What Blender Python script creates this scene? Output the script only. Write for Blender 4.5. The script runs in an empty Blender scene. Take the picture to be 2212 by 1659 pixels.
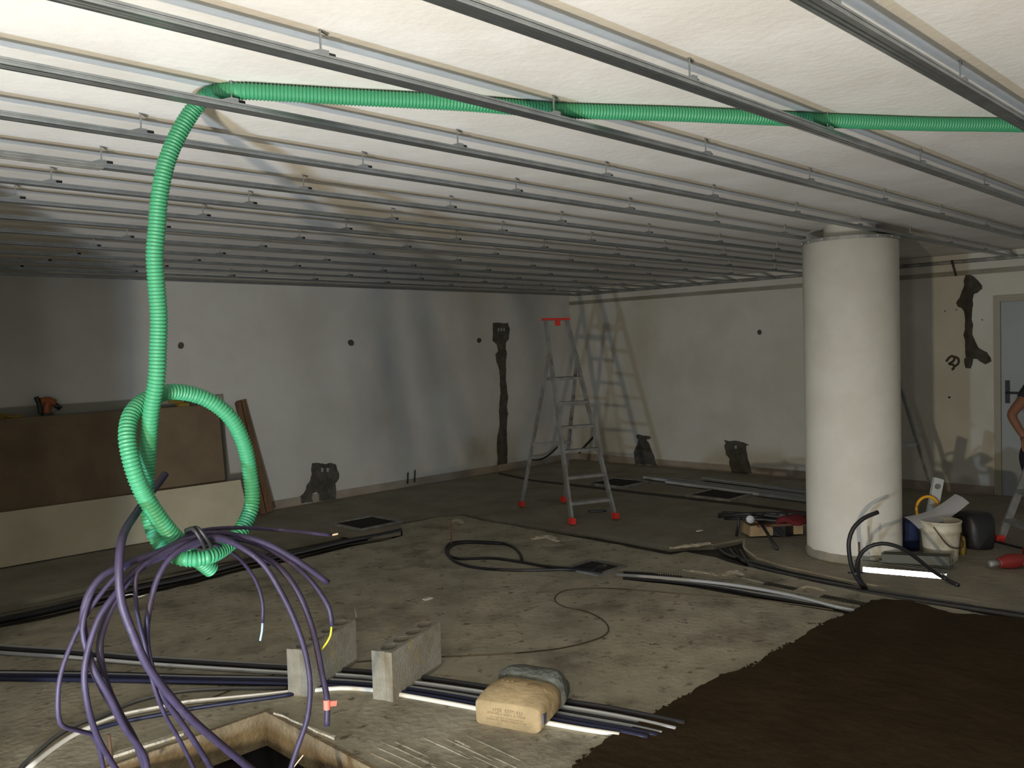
import bpy, bmesh, math, random
from mathutils import Vector, Matrix
from mathutils import noise as mnoise
random.seed(7)
SC = bpy.context.scene
COL = SC.collection
PI = math.pi

# ------------------------------------------------------------------ camera
F = 1872.6
YAW, PITCH, ROLL = 0.78054, -0.03886, -0.02936
EYE = Vector((0, 0, 1.55))
_f = Vector((math.cos(PITCH)*math.cos(YAW), math.cos(PITCH)*math.sin(YAW), math.sin(PITCH)))
_r = Vector((math.sin(YAW), -math.cos(YAW), 0))
_u = _r.cross(_f)
_r2 = _r*math.cos(ROLL) + _u*math.sin(ROLL)
_u2 = -_r*math.sin(ROLL) + _u*math.cos(ROLL)
cam = bpy.data.cameras.new('camera')
cam.sensor_width = 36.0
cam.lens = F/2212*36.0
cam.clip_start = 0.05
camo = bpy.data.objects.new('camera', cam)
COL.objects.link(camo)
camo.matrix_world = Matrix(((_r2.x, _u2.x, -_f.x, EYE.x), (_r2.y, _u2.y, -_f.y, EYE.y),
                            (_r2.z, _u2.z, -_f.z, EYE.z), (0, 0, 0, 1)))
SC.camera = camo

# ------------------------------------------------------------------ light, exposure
SC.view_settings.view_transform = 'Standard'
SC.view_settings.look = 'None'
SC.view_settings.gamma = 1.0
SC.view_settings.exposure = 0.0
W = bpy.data.worlds.new('daylight')
SC.world = W
W.use_nodes = True
bg = W.node_tree.nodes['Background']
bg.inputs[0].default_value = (0.90, 0.94, 0.95, 1)
bg.inputs[1].default_value = 0.30

def lamp(name, loc, col, power, size, aim=None):
    """a small site floodlight (round emitter facing 'aim'), or a bare bulb when aim is None"""
    l = bpy.data.lights.new(name, 'AREA' if aim else 'POINT')
    l.color = col; l.energy = power
    o = bpy.data.objects.new(name, l); o.location = loc
    if aim:
        l.shape = 'DISK'; l.size = size
        o.rotation_euler = Vector(aim).to_track_quat('-Z', 'Y').to_euler()
    else: l.shadow_soft_size = size
    COL.objects.link(o)
    return o
lamp('warm_floodlight', (-1.05, 0.40, 0.30), (1.0, 0.85, 0.62), 112, 0.10, (1.0, 0.62, 0.03))
lamp('cool_floodlight', (-0.50, 1.30, 0.10), (0.62, 0.79, 1.0), 80, 0.10, (1.0, 0.62, 0.03))
lamp('hand_lamp', (-0.85, 0.00, 1.08), (0.97, 0.97, 0.93), 105, 0.08)

# ------------------------------------------------------------------ measuring helpers
def ray(x, y): return _f + _r2*((x-1106)/F) - _u2*((y-829.5)/F)
def g(x, y, z=0.0):
    d = ray(x, y); return EYE + d*((z-EYE.z)/d.z)
def atY(x, y, Y):
    d = ray(x, y); return EYE + d*(Y/d.y)
def atX(x, y, X):
    d = ray(x, y); return EYE + d*(X/d.x)
def at(x, y, depth): return EYE + ray(x, y)*depth

YW, XW, ZR, ZC = 8.008, 9.289, 2.284, 2.370      # back wall, right wall, channel underside, ceiling

# ------------------------------------------------------------------ materials
def mat(name, col, rough=0.7, metal=0.0, col2=None, scale=6.0, mix=(0.4, 0.6), bump=0.0, bscale=40.0,
        col3=None, scale3=1.5, mix3=(0.5, 0.65), stretch=None, col4=None, scale4=10, mix4=(0.6, 0.7), emis=None, spec=None):
    m = bpy.data.materials.new(name); m.use_nodes = True
    n = m.node_tree.nodes; L = m.node_tree.links
    b = n['Principled BSDF']
    b.inputs['Base Color'].default_value = (*col, 1)
    b.inputs['Roughness'].default_value = rough
    b.inputs['Metallic'].default_value = metal
    if spec is not None: b.inputs['Specular IOR Level'].default_value = spec
    if col2 or bump or col3:
        tc = n.new('ShaderNodeTexCoord'); mp = n.new('ShaderNodeMapping')
        L.new(tc.outputs['Object'], mp.inputs[0])
        if stretch: mp.inputs['Scale'].default_value = stretch
    def layer(src, c, sc, mx):
        t = n.new('ShaderNodeTexNoise'); t.inputs['Scale'].default_value = sc
        t.inputs['Detail'].default_value = 8; t.inputs['Roughness'].default_value = 0.62
        L.new(mp.outputs[0], t.inputs['Vector'])
        r = n.new('ShaderNodeValToRGB')
        r.color_ramp.elements[0].position = mx[0]; r.color_ramp.elements[1].position = mx[1]
        L.new(t.outputs['Fac'], r.inputs[0])
        x = n.new('ShaderNodeMix'); x.data_type = 'RGBA'
        L.new(r.outputs[0], x.inputs['Factor'])
        if src is None: x.inputs['A'].default_value = (*col, 1)
        else: L.new(src, x.inputs['A'])
        x.inputs['B'].default_value = (*c, 1)
        return x.outputs['Result']
    s = None
    if col2: s = layer(None, col2, scale, mix)
    if col3: s = layer(s, col3, scale3, mix3)
    if col4: s = layer(s, col4, scale4, mix4)
    if s: L.new(s, b.inputs['Base Color'])
    if bump:
        t = n.new('ShaderNodeTexNoise'); t.inputs['Scale'].default_value = bscale
        t.inputs['Detail'].default_value = 6
        L.new(mp.outputs[0], t.inputs['Vector'])
        bp = n.new('ShaderNodeBump'); bp.inputs['Strength'].default_value = bump
        bp.inputs['Distance'].default_value = 0.02
        L.new(t.outputs['Fac'], bp.inputs['Height']); L.new(bp.outputs[0], b.inputs['Normal'])
    if emis:
        b.inputs['Emission Color'].default_value = (*emis[0], 1)
        b.inputs['Emission Strength'].default_value = emis[1]
    return m

M = dict(
 ceiling=mat('ceiling_plaster', (0.82, 0.80, 0.77), 0.9, col2=(0.74, 0.71, 0.67), scale=2.2, bump=0.12, bscale=30),
 wall=mat('wall_plaster', (0.58, 0.575, 0.54), 0.9, col2=(0.53, 0.52, 0.48), scale=1.4, bump=0.08, bscale=60,
          col3=(0.46, 0.40, 0.30), scale3=0.7, mix3=(0.62, 0.8)),
 wallr=mat("wall_plaster_right", (0.62, 0.60, 0.53), 0.9, col2=(0.56, 0.535, 0.46), scale=1.4, bump=0.08, bscale=60),
 base=mat('tile_skirting', (0.36, 0.31, 0.25), 0.8, col2=(0.28, 0.235, 0.18), scale=3),
 trim=mat('trim_paint', (0.30, 0.275, 0.22), 0.8, col2=(0.24, 0.22, 0.17), scale=3),
 slab=mat('concrete_screed', (0.46, 0.42, 0.32), 0.93, col2=(0.30, 0.27, 0.195), scale=3.2, mix=(0.38, 0.66),
          col3=(0.13, 0.11, 0.085), scale3=2.3, mix3=(0.53, 0.76), bump=0.35, bscale=26, col4=(0.12, 0.10, 0.07), scale4=13.0, mix4=(0.575, 0.69)),
 slabf=mat('old_screed', (0.31, 0.285, 0.22), 0.92, col2=(0.23, 0.205, 0.155), scale=2.6, mix=(0.38, 0.66),
          col3=(0.08, 0.07, 0.055), scale3=1.1, mix3=(0.60, 0.80), bump=0.4, bscale=18),
 slabr=mat('dusty_screed', (0.33, 0.29, 0.225), 0.92, col2=(0.26, 0.23, 0.175), scale=3, bump=0.4, bscale=18),
 under=mat('trench_mortar', (0.075, 0.065, 0.05), 0.95, col2=(0.045, 0.038, 0.03), scale=8, bump=0.8, bscale=30),
 wet=mat('fresh_mortar', (0.036, 0.024, 0.011), 0.95, spec=0.12, col2=(0.052, 0.035, 0.017), scale=3.5, mix=(0.4, 0.75),
         bump=0.35, bscale=14),
 light=mat('pale_mortar_lump', (0.55, 0.50, 0.40), 0.95, col2=(0.45, 0.40, 0.31), scale=20, bump=0.6, bscale=60),
 patch=mat('grey_mortar', (0.105, 0.098, 0.08), 0.97, col2=(0.065, 0.058, 0.045), scale=9, bump=1.0, bscale=45),
 pit=mat('formwork_board', (0.26, 0.20, 0.115), 0.85, col2=(0.17, 0.125, 0.07), scale=7, bump=0.4, bscale=50,
         col3=(0.45, 0.35, 0.22), scale3=3, mix3=(0.55, 0.7)),
 void=mat('hole_shade_black', (0.012, 0.011, 0.010), 1.0),  # near-black colour standing in for the shade inside deep holes
 galv=mat('galvanised_steel', (0.40, 0.43, 0.45), 0.33, 0.9, col2=(0.29, 0.31, 0.325), scale=12, mix=(0.35, 0.7)),
 galvd=mat('dusty_galvanised_steel', (0.36, 0.355, 0.33), 0.6, 0.55, col2=(0.22, 0.215, 0.195), scale=9),
 bright=mat('polished_galvanised_steel', (0.86, 0.87, 0.85), 0.21, 1.0),
 nut=mat('dark_nut', (0.03, 0.03, 0.03), 0.5, 0.4),
 column=mat('column_paint', (0.76, 0.73, 0.65), 0.7, col2=(0.70, 0.665, 0.58), scale=3, bump=0.04, bscale=20),
 green=mat('green_corrugated_plastic', (0.042, 0.26, 0.125), 0.5),
 purple=mat('violet_cable_sheath', (0.036, 0.026, 0.063), 0.58, col2=(0.026, 0.019, 0.047), scale=18,
            col3=(0.08, 0.062, 0.105), scale3=26, mix3=(0.6, 0.78)),
 black=mat('black_conduit', (0.016, 0.016, 0.018), 0.5),
 navy=mat('navy_conduit', (0.012, 0.014, 0.042), 0.5),
 grey=mat('grey_conduit', (0.36, 0.37, 0.38), 0.55),
 dgrey=mat('dark_grey_conduit', (0.12, 0.12, 0.12), 0.6),
 white=mat('white_conduit', (0.78, 0.74, 0.65), 0.5),
 brownc=mat('brown_cable', (0.085, 0.065, 0.035), 0.7),
 copper=mat('copper_wire', (0.75, 0.55, 0.35), 0.4, 0.6),
 yellow=mat('yellow_wire', (0.75, 0.72, 0.04), 0.5),
 lblue=mat('pale_blue_wire', (0.35, 0.55, 0.80), 0.5),
 redtape=mat('red_tape', (0.75, 0.18, 0.13), 0.5),
 alu=mat('aluminium', (0.38, 0.385, 0.375), 0.42, 0.6, col2=(0.27, 0.27, 0.25), scale=10),
 red=mat('red_plastic', (0.55, 0.03, 0.02), 0.5),
 dred=mat('dark_red_fabric', (0.12, 0.008, 0.010), 0.85),
 block=mat('concrete_block', (0.31, 0.29, 0.235), 0.95, col2=(0.25, 0.23, 0.175), scale=14, bump=0.3, bscale=110,
           col3=(0.42, 0.34, 0.18), scale3=7, mix3=(0.58, 0.72)),
 paper=mat('kraft_paper_sack', (0.46, 0.34, 0.18), 0.8, col2=(0.36, 0.265, 0.14), scale=7, bump=0.5, bscale=14),
 papergrey=mat('grey_dusty_sack', (0.085, 0.092, 0.078), 0.95, col2=(0.14, 0.145, 0.12), scale=16, bump=0.8, bscale=40),
 ink=mat('faded_ink', (0.25, 0.17, 0.09), 0.8),
 inkblue=mat('blue_grey_ink', (0.09, 0.10, 0.16), 0.8),
 pbrown=mat('plasterboard_brown_paper', (0.19, 0.140, 0.085), 0.92, col2=(0.155, 0.112, 0.067), scale=3),
 pcream=mat('plasterboard_cream_paper', (0.58, 0.53, 0.38), 0.92, col2=(0.50, 0.455, 0.32), scale=2),
 pedge=mat('plasterboard_edge', (0.50, 0.47, 0.38), 0.9),
 pgrey=mat('plasterboard_grey_paper', (0.26, 0.255, 0.21), 0.92),
 wood=mat('timber', (0.17, 0.095, 0.045), 0.8, col2=(0.12, 0.065, 0.032), scale=5, stretch=(8, 8, 0.6), bump=0.2),
 woodl=mat('pale_timber', (0.42, 0.30, 0.16), 0.8, col2=(0.30, 0.21, 0.11), scale=6, bump=0.3),
 door=mat('door_paint', (0.36, 0.39, 0.39), 0.6, col2=(0.33, 0.36, 0.36), scale=2),
 doorframe=mat('door_frame_paint', (0.36, 0.33, 0.26), 0.7),
 dark=mat('black_plastic', (0.02, 0.02, 0.022), 0.5),
 orange=mat('orange_plastic', (0.30, 0.085, 0.02), 0.5),
 amber=mat('amber_plastic', (0.85, 0.42, 0.02), 0.45),
 ylw=mat('yellow_plastic', (0.24, 0.16, 0.02), 0.6),
 bucket=mat('dirty_white_plastic', (0.66, 0.62, 0.50), 0.55, col2=(0.50, 0.44, 0.31), scale=9, mix=(0.45, 0.62)),
 sheet=mat('white_paper', (0.55, 0.54, 0.55), 0.8),
 blue=mat('blue_fabric', (0.012, 0.022, 0.085), 0.8),
 skin=mat('skin', (0.24, 0.105, 0.058), 0.6),
 shirt=mat('dark_tshirt', (0.018, 0.018, 0.028), 0.9),
 trousers=mat('dark_trousers', (0.014, 0.014, 0.018), 0.9),
 hair=mat('dark_hair', (0.02, 0.014, 0.010), 0.8),
 stackm=mat('tarnished_steel', (0.13, 0.135, 0.11), 0.6, 0.5),
 level=mat('level_grey_paint', (0.50, 0.52, 0.49), 0.5),
 rebar=mat('rusty_steel', (0.16, 0.085, 0.05), 0.8, 0.3),
 drill=mat('red_tool_body', (0.22, 0.022, 0.018), 0.5),
)

# ------------------------------------------------------------------ mesh helpers
def link(name, bm, m, parent=None, smooth=False, label=None):
    me = bpy.data.meshes.new(name)
    bmesh.ops.recalc_face_normals(bm, faces=bm.faces)
    bm.to_mesh(me); bm.free()
    if m is not None: me.materials.append(m)
    if smooth:
        for p in me.polygons: p.use_smooth = True
    o = bpy.data.objects.new(name, me); COL.objects.link(o)
    if parent is not None: o.parent = parent
    if label: o['label'] = label
    return o
def tag(o, label, cat, group=None, kind=None):
    o['label'] = label; o['category'] = cat
    if group: o['group'] = group
    if kind: o['kind'] = kind
    return o
def struct(o, label=None):
    o['kind'] = 'structure'
    if label: o['label'] = label
    return o
def empty(name, loc=(0, 0, 0), rz=0.0):
    o = bpy.data.objects.new(name, None); COL.objects.link(o)
    o.location = loc; o.rotation_euler = (0, 0, rz); o.empty_display_size = 0.1
    return o
def copy_tree(o, parent=None):
    c = o.copy(); COL.objects.link(c); c.parent = parent
    for ch in list(o.children): copy_tree(ch, c)
    return c
def box(bm, x0, y0, z0, x1, y1, z1, mt=None):
    vs = [bm.verts.new(Vector(p)) for p in [(x0, y0, z0), (x1, y0, z0), (x1, y1, z0), (x0, y1, z0),
          (x0, y0, z1), (x1, y0, z1), (x1, y1, z1), (x0, y1, z1)]]
    if mt is not None:
        for v in vs: v.co = mt @ v.co
    for f in [(0, 3, 2, 1), (4, 5, 6, 7), (0, 1, 5, 4), (1, 2, 6, 5), (2, 3, 7, 6), (3, 0, 4, 7)]:
        bm.faces.new([vs[i] for i in f])
    return vs
def frame(o, xdir, zdir=(0, 0, 1)):
    x = Vector(xdir).normalized(); z = Vector(zdir)
    y = z.cross(x).normalized(); z = x.cross(y).normalized()
    return Matrix(((x.x, y.x, z.x, o[0]), (x.y, y.y, z.y, o[1]), (x.z, y.z, z.z, o[2]), (0, 0, 0, 1)))
def beam(bm, a, b, w, h, up=(0, 0, 1)):
    a, b = Vector(a), Vector(b)
    box(bm, 0, -w/2, -h/2, (b-a).length, w/2, h/2, frame(a, b-a, up))
def spline(pts, step):
    P = [Vector(p) for p in pts]
    P = [P[0]*2-P[1]] + P + [P[-1]*2-P[-2]]
    out = []
    for i in range(1, len(P)-2):
        p0, p1, p2, p3 = P[i-1:i+3]
        a = 0.5
        t0 = 0; t1 = max(1e-5, (p1-p0).length**a); t2 = t1+max(1e-5, (p2-p1).length**a); t3 = t2+max(1e-5, (p3-p2).length**a)
        n = max(2, int((p2-p1).length/step))
        for k in range(n):
            t = t1+(t2-t1)*k/n
            A1 = p0*((t1-t)/(t1-t0))+p1*((t-t0)/(t1-t0)); A2 = p1*((t2-t)/(t2-t1))+p2*((t-t1)/(t2-t1))
            A3 = p2*((t3-t)/(t3-t2))+p3*((t-t2)/(t3-t2))
            B1 = A1*((t2-t)/(t2-t0))+A2*((t-t0)/(t2-t0)); B2 = A2*((t3-t)/(t3-t1))+A3*((t-t1)/(t3-t1))
            out.append(B1*((t2-t)/(t2-t1))+B2*((t-t1)/(t2-t1)))
    out.append(P[-2].copy())
    return out
def tube(bm, pts, r, seg=10, step=0.03, rib=None, curve=True, cap=True):
    """sweep a round section along pts; rib=(pitch, depth) gives a corrugated pipe"""
    path = spline(pts, step) if curve else [Vector(p) for p in pts]
    if rib:
        pitch, dep = rib
        L = [0]
        for i in range(1, len(path)): L.append(L[-1]+(path[i]-path[i-1]).length)
        tot = L[-1]; n = int(tot/pitch)*6; q = []; j = 0
        for k in range(n+1):
            s = tot*k/n
            while j < len(L)-2 and L[j+1] < s: j += 1
            t = (s-L[j])/max(1e-9, L[j+1]-L[j]); q.append(path[j].lerp(path[j+1], min(1, t)))
        path = q
        prof = [0, 0.45, 1, 1, 0.45, 0]
        rad = [r-dep*prof[k % 6] for k in range(len(path))]
    else: rad = [r(i/(len(path)-1)) if callable(r) else r for i in range(len(path))]
    T = (path[1]-path[0]).normalized()
    N = T.orthogonal().normalized(); rings = []
    for i, p in enumerate(path):
        t = (path[min(i+1, len(path)-1)]-path[max(i-1, 0)])
        if t.length > 1e-9: t.normalize()
        else: t = T
        N = (N - t*N.dot(t)); N = N.normalized() if N.length > 1e-6 else t.orthogonal().normalized()
        T = t; B = t.cross(N)
        rings.append([bm.verts.new(p+(N*math.cos(a)+B*math.sin(a))*rad[i]) for a in [2*PI*k/seg for k in range(seg)]])
    for a, b in zip(rings, rings[1:]):
        for k in range(seg): bm.faces.new([a[k], a[(k+1) % seg], b[(k+1) % seg], b[k]])
    if cap:
        bm.faces.new(rings[0]); bm.faces.new(rings[-1])
def pipe(name, pts, r, m, parent=None, **kw):
    bm = bmesh.new(); tube(bm, pts, r, **kw)
    return link(name, bm, m, parent, smooth=True)
def prism(bm, outer, h0, h1, holes=(), to=None):
    """polygon prism with holes; to(x, y, h) places it"""
    if to is None: to = lambda x, y, h: Vector((x, y, h))
    for h in (h0, h1):
        es = []
        for loop in [outer]+list(holes):
            vs = [bm.verts.new(to(p[0], p[1], h)) for p in loop]
            es += [bm.edges.new((vs[i], vs[(i+1) % len(vs)])) for i in range(len(vs))]
        n = to(0, 0, 1)-to(0, 0, 0)
        bmesh.ops.triangle_fill(bm, edges=es, use_beauty=True, normal=n)
    for loop in [outer]+list(holes):
        a = [bm.verts.new(to(p[0], p[1], h0)) for p in loop]; b = [bm.verts.new(to(p[0], p[1], h1)) for p in loop]
        for i in range(len(loop)):
            j = (i+1) % len(loop); bm.faces.new([a[i], a[j], b[j], b[i]])
    bmesh.ops.remove_doubles(bm, verts=bm.verts, dist=1e-5)
def rough(loop, amp, step, closed=True):
    """break up a polygon outline"""
    out = []; n = len(loop)
    for i in range(n if closed else n-1):
        a = Vector(loop[i][:2]); b = Vector(loop[(i+1) % n][:2]); L = (b-a).length
        k = max(1, int(L/step))
        for j in range(k):
            p = a.lerp(b, j/k)
            if L < 6 and k > 0:
                v = mnoise.noise_vector(Vector((p.x*9, p.y*9, 3.3))); w = mnoise.noise_vector(Vector((p.x*31, p.y*31, 7)))
                p = p + Vector((v.x+0.5*w.x, v.y+0.5*w.y))*amp
            out.append(p)
    return out
def G(pts, z=0.0): return [g(x, y, z).to_2d() for x, y in pts]

# ------------------------------------------------------------------ room shell
PIT = [(1.02, 2.42), (1.885, 2.42), (1.885, 3.44), (1.02, 3.44)]
bm = bmesh.new()
prism(bm, [(-6, -4), (XW+0.2, -4), (XW+0.2, YW+0.2), (-6, YW+0.2)], -0.14, -0.055,
      holes=[[(-.02+PIT[0][0], -.02+PIT[0][1]), (PIT[1][0]+.02, PIT[1][1]-.02), (PIT[2][0]+.02, PIT[2][1]+.02), (PIT[3][0]-.02, PIT[3][1]+.02)]])
floor = struct(link('floor', bm, M['under']), 'rough construction floor with chased trenches')

# near screed slab with the slot for the conduits and the pit
lefttr = [(0, 1356), (95, 1338), (200, 1313), (300, 1287), (420, 1261), (520, 1234), (640, 1211), (750, 1183), (820, 1170), (872, 1157)]
p0, p1 = g(0, 1356).to_2d(), g(300, 1287).to_2d()
far_left = p0 + (p0-p1).normalized()*6.5
near = [Vector((-5.9, -3.9)), Vector((9.0, -3.9)), Vector((9.0, -0.2))]
topR = [(2212, 1342), (1860, 1279), (1700, 1244), (1600, 1221), (1548, 1204), (1480, 1192), (1445, 1198), (1300, 1170), (1148, 1143), (1040, 1124), (1000, 1114), (950, 1117), (868, 1133)]
slot_up = [(1345, 1232), (1472, 1241), (1600, 1262), (1700, 1282), (1800, 1303), (1900, 1316)]
slot_dn = [(1900, 1345), (1830, 1327), (1750, 1313), (1640, 1294), (1472, 1265), (1345, 1252)]
strip = G([(1900, 1316), (1800, 1303), (1700, 1282), (1600, 1262), (1472, 1241), (1345, 1232), (1345, 1232), (1290, 1222)][:6])
outer = near + [Vector((g(2212, 1342).x+1.2, g(2212, 1342).y-1.3))] + G(topR) + G(list(reversed(lefttr))) + [far_left]
slot = G(slot_up) + G(slot_dn)
bm = bmesh.new()
prism(bm, rough(outer, 0.02, 0.09), -0.06, 0.0, holes=[rough(slot, 0.010, 0.05), [Vector(p) for p in PIT]])
s1 = link('screed_slab', bm, M['slab'], floor)

# far floor (older screed) behind the near slab: two pieces either side of the trenches
lt2 = [(0, 1306), (200, 1262), (420, 1213), (640, 1170), (760, 1146), (868, 1122)]
q0, q1 = g(0, 1306).to_2d(), g(200, 1262).to_2d()
fl2 = q0 + (q0-q1).normalized()*6.0
farp = [fl2] + G(lt2) + G([(950, 1112), (1000, 1107), (1040, 1114), (1148, 1130), (1300, 1151), (1445, 1177), (1540, 1172), (1605, 1160), (1740, 1156)]) \
       + [Vector((7.6, 2.9)), Vector((XW, 2.6)), Vector((XW, YW)), Vector((-6, YW))]
bm = bmesh.new()
prism(bm, rough(farp, 0.018, 0.12), -0.06, -0.012)
link('screed_slab', bm, M['slabf'], floor)
# filled chase running across the far floor
bm = bmesh.new()
prism(bm, rough(G([(1078, 1019), (1150, 1034), (1209, 1040), (1320, 1053), (1448, 1067), (1600, 1084), (1745, 1103), (1745, 1108), (1600, 1090), (1448, 1073), (1320, 1058), (1209, 1045), (1150, 1038), (1078, 1023)]), .015, .08), -0.04, -0.0095)
link('filled_chase', bm, M['under'], floor)
# narrow strip between the two left trenches
bm = bmesh.new()
a = [(0, 1320), (200, 1277), (420, 1228), (640, 1186), (760, 1162), (850, 1145)]
b = [(845, 1151), (750, 1164), (640, 1190), (520, 1213), (420, 1237), (300, 1264), (200, 1291), (0, 1332)]
ga, gb = G(a), G(b)
ex1 = ga[0]+(ga[0]-ga[1]).normalized()*5; ex2 = gb[-1]+(gb[-1]-gb[-2]).normalized()*5
prism(bm, rough([ex1]+ga+gb+[ex2], 0.008, 0.1), -0.06, -0.008)
link('screed_slab', bm, M['slabf'], floor)
# right slab around the column
rs = [(1606, 1163), (1607, 1184), (1632, 1203), (1700, 1224), (1860, 1258), (2000, 1282), (2212, 1312)]
gr = G(rs); ex = gr[-1]+(gr[-1]-gr[-2]).normalized()*2.5
bm = bmesh.new()
prism(bm, rough(gr+[ex, Vector((XW, -2.5)), Vector((XW, 2.6)), Vector((7.6, 2.9))]+G([(1740, 1158)]), 0.014, 0.1), -0.06, 0.0)
link('screed_slab', bm, M['slabr'], floor)
# fresh dark mortar bottom right
wetp = [(1180, 1700), (1245, 1659), (1275, 1630), (1330, 1592), (1412, 1549), (1472, 1513), (1553, 1470), (1641, 1432), (1690, 1402), (1742, 1377), (1775, 1350), (1815, 1334), (1850, 1321),
        (1888, 1301), (1945, 1299), (2005, 1313), (2060, 1330), (2120, 1332), (2212, 1342)]
gw = G(wetp)
bm = bmesh.new()
prism(bm, rough([Vector((1.2, -2.2)), gw[0]+Vector((-.2, -.35))]+gw+[Vector((6.2, 0.1)), Vector((6.6, -2.2))], 0.034, 0.022), -0.05, 0.014)
link('fresh_mortar_patch', bm, M['wet'], floor, label='dark damp mortar')
# ragged crumbs of mortar along its edge
bm = bmesh.new()
for i in range(len(gw)-1):
    for k in range(int((gw[i+1]-gw[i]).length/0.006)):
        p = gw[i].lerp(gw[i+1], random.random()) + Vector((random.gauss(-0.004, 0.008), random.gauss(0.004, 0.008)))
        s = random.uniform(0.002, 0.0065)
        bmesh.ops.create_icosphere(bm, subdivisions=1, radius=s, matrix=Matrix.Translation((p.x, p.y, 0.004)) @ Matrix.Diagonal((1.4, 1, 0.6, 1)))
o = link('mortar_crumbs', bm, M['wet'], floor); o['kind'] = 'stuff'
# pale mortar lumps and scraped ridges
def lump(pts, r, m, nm='mortar_smear', z=0.0):
    bm = bmesh.new()
    P = G(pts)
    tube(bm, [(p.x, p.y, z) for p in P], lambda t: r*(0.55+0.45*math.sin(PI*t)), seg=8, step=0.02)
    for v in bm.verts:
        v.co.z = z+(v.co.z-z)*0.45
        n = mnoise.noise_vector(v.co*40); v.co += n*r*0.25
    return link(nm, bm, m, floor)
lump([(1475, 1232), (1520, 1238), (1555, 1244)], 0.025, M['light'])
lump([(1562, 1244), (1585, 1236), (1606, 1243)], 0.03, M['light'])
lump([(1605, 1249), (1640, 1258), (1660, 1262)], 0.016, M['light'])
lump([(1725, 1275), (1745, 1268), (1785, 1277)], 0.022, M['light'])
lump([(1150, 1165), (1180, 1160), (1205, 1170)], 0.04, M['light'])
lump([(975, 1128), (988, 1124), (1000, 1130)], 0.04, M['light'])
lump([(985, 1600), (1010, 1612), (1022, 1619)], 0.008, M['light'])
lump([(1448, 1184), (1490, 1179), (1534, 1174)], 0.03, M['light'])
lump([(1609, 1163), (1609, 1184), (1632, 1202)], 0.012, M['light'])
random.seed(3)
for k in range(16):
    x = random.uniform(720, 1060); y = 1659-random.random()*70 if x > 850 else random.uniform(1600, 1650)
    l = random.uniform(40, 120)
    lump([(x, y), (x+l*.5, y+l*.22), (x+l, y+l*.46)], random.uniform(0.003, 0.006), M['slab'], 'trowel_ridge')

# walls and ceiling
bm = bmesh.new(); box(bm, -6, YW, -0.06, XW+0.15, YW+0.15, 2.6)
wb = struct(link('wall_back', bm, M['wall']), 'bare white plaster wall at the back')
bm = bmesh.new()
DY0, DY1, DZ = 1.71, 2.545, 1.89
box(bm, XW, DY1, -0.06, XW+0.15, YW, 2.6); box(bm, XW, -4, -0.06, XW+0.15, DY0, 2.6); box(bm, XW, DY0, DZ, XW+0.15, DY1, 2.6)
wr = struct(link('wall_right', bm, M['wallr']), 'plaster wall on the right')
bm = bmesh.new(); box(bm, -6, -4, ZC, XW+0.15, YW+0.15, ZC+0.15)
ce = struct(link('ceiling', bm, M['ceiling']), 'white plastered ceiling')
bm = bmesh.new(); box(bm, 4.32, YW-0.012, -0.03, XW, YW, 0.075)
struct(link('baseboard_back', bm, M['base']))
bm = bmesh.new(); box(bm, XW-0.012, DY1+0.06, -0.03, XW, YW, 0.08)
struct(link('baseboard_right', bm, M['base']))
bm = bmesh.new(); box(bm, XW-0.016, -4, 2.160, XW, YW, 2.205)
struct(link('trim_1', bm, M['trim']), 'dull band along the top of the right wall')
# door
bm = bmesh.new()
box(bm, XW-0.02, DY1-0.01, -0.03, XW+0.12, DY1+0.05, DZ+0.05); box(bm, XW-0.02, DY0-0.05, -0.03, XW+0.12, DY0+0.01, DZ+0.05)
box(bm, XW-0.02, DY0+0.01, DZ-0.01, XW+0.12, DY1-0.01, DZ+0.05)
dfr = struct(link('door_1', bm, M['doorframe']), 'interior door in the right wall')
bm = bmesh.new(); box(bm, XW+0.005, DY0+0.012, -0.02, XW+0.045, DY1-0.012, DZ-0.012)
dl = link('door_leaf', bm, M['door'], dfr, label='pale blue-grey door leaf')
bm = bmesh.new(); box(bm, XW-0.003, DY1-0.085, 0.90, XW+0.005, DY1-0.045, 1.12)
tube(bm, [(XW, DY1-0.065, 1.0), (XW-0.05, DY1-0.065, 1.0), (XW-0.055, DY1-0.10, 1.0), (XW-0.055, DY1-0.17, 1.0)], 0.009, step=0.01)
link('door_handle', bm, M['dark'], dl)

# mortar patches on the walls
def wallpoly(name, px, plane, parent, m, th=0.006, conv=(0, 0, 1), jit=0.006, label=None):
    ox, oy, s = conv
    P = [(ox+x*s, oy+y*s) for x, y in px]
    bm = bmesh.new()
    if plane == 'back':
        L = [Vector((q.x, q.z)) for q in [atY(x, y, YW) for x, y in P]]
        to = lambda x, y, h: Vector((x, YW-h, max(y, -0.01)))
    else:
        L = [Vector((q.y, q.z)) for q in [atX(x, y, XW) for x, y in P]]
        to = lambda x, y, h: Vector((XW-h, x, max(y, -0.01)))
    prism(bm, rough(L, jit, 0.02), -0.002, th, to=to)
    return link(name, bm, m, parent, label=label)
c5 = (740, 550, .3376); c7 = (500, 820, .1808); c2 = (1050, 850, .1808); c3 = (1400, 900, .1808); cb = (1880, 540, .1507)
strip = [(960,435),(1010,440),(1055,438),(1068,480),(1062,540),(1045,560),(1040,600),(1048,640),(1040,680),(1045,740),(1040,800),(1048,850),(1055,900),(1050,980),(1055,1020),(1048,1100),(1050,1180),(1055,1260),(1052,1385),(985,1390),(990,1300),(985,1220),(990,1160),(1003,1100),(1000,1000),(1010,900),(1005,800),(1003,740),(985,690),(977,640),(995,620),(985,570),(958,550),(965,500)]
wallpoly('mortar_patch', strip, 'back', wb, M['patch'], 0.008, c5, 0.012, 'tall dark mortar strip')
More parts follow.
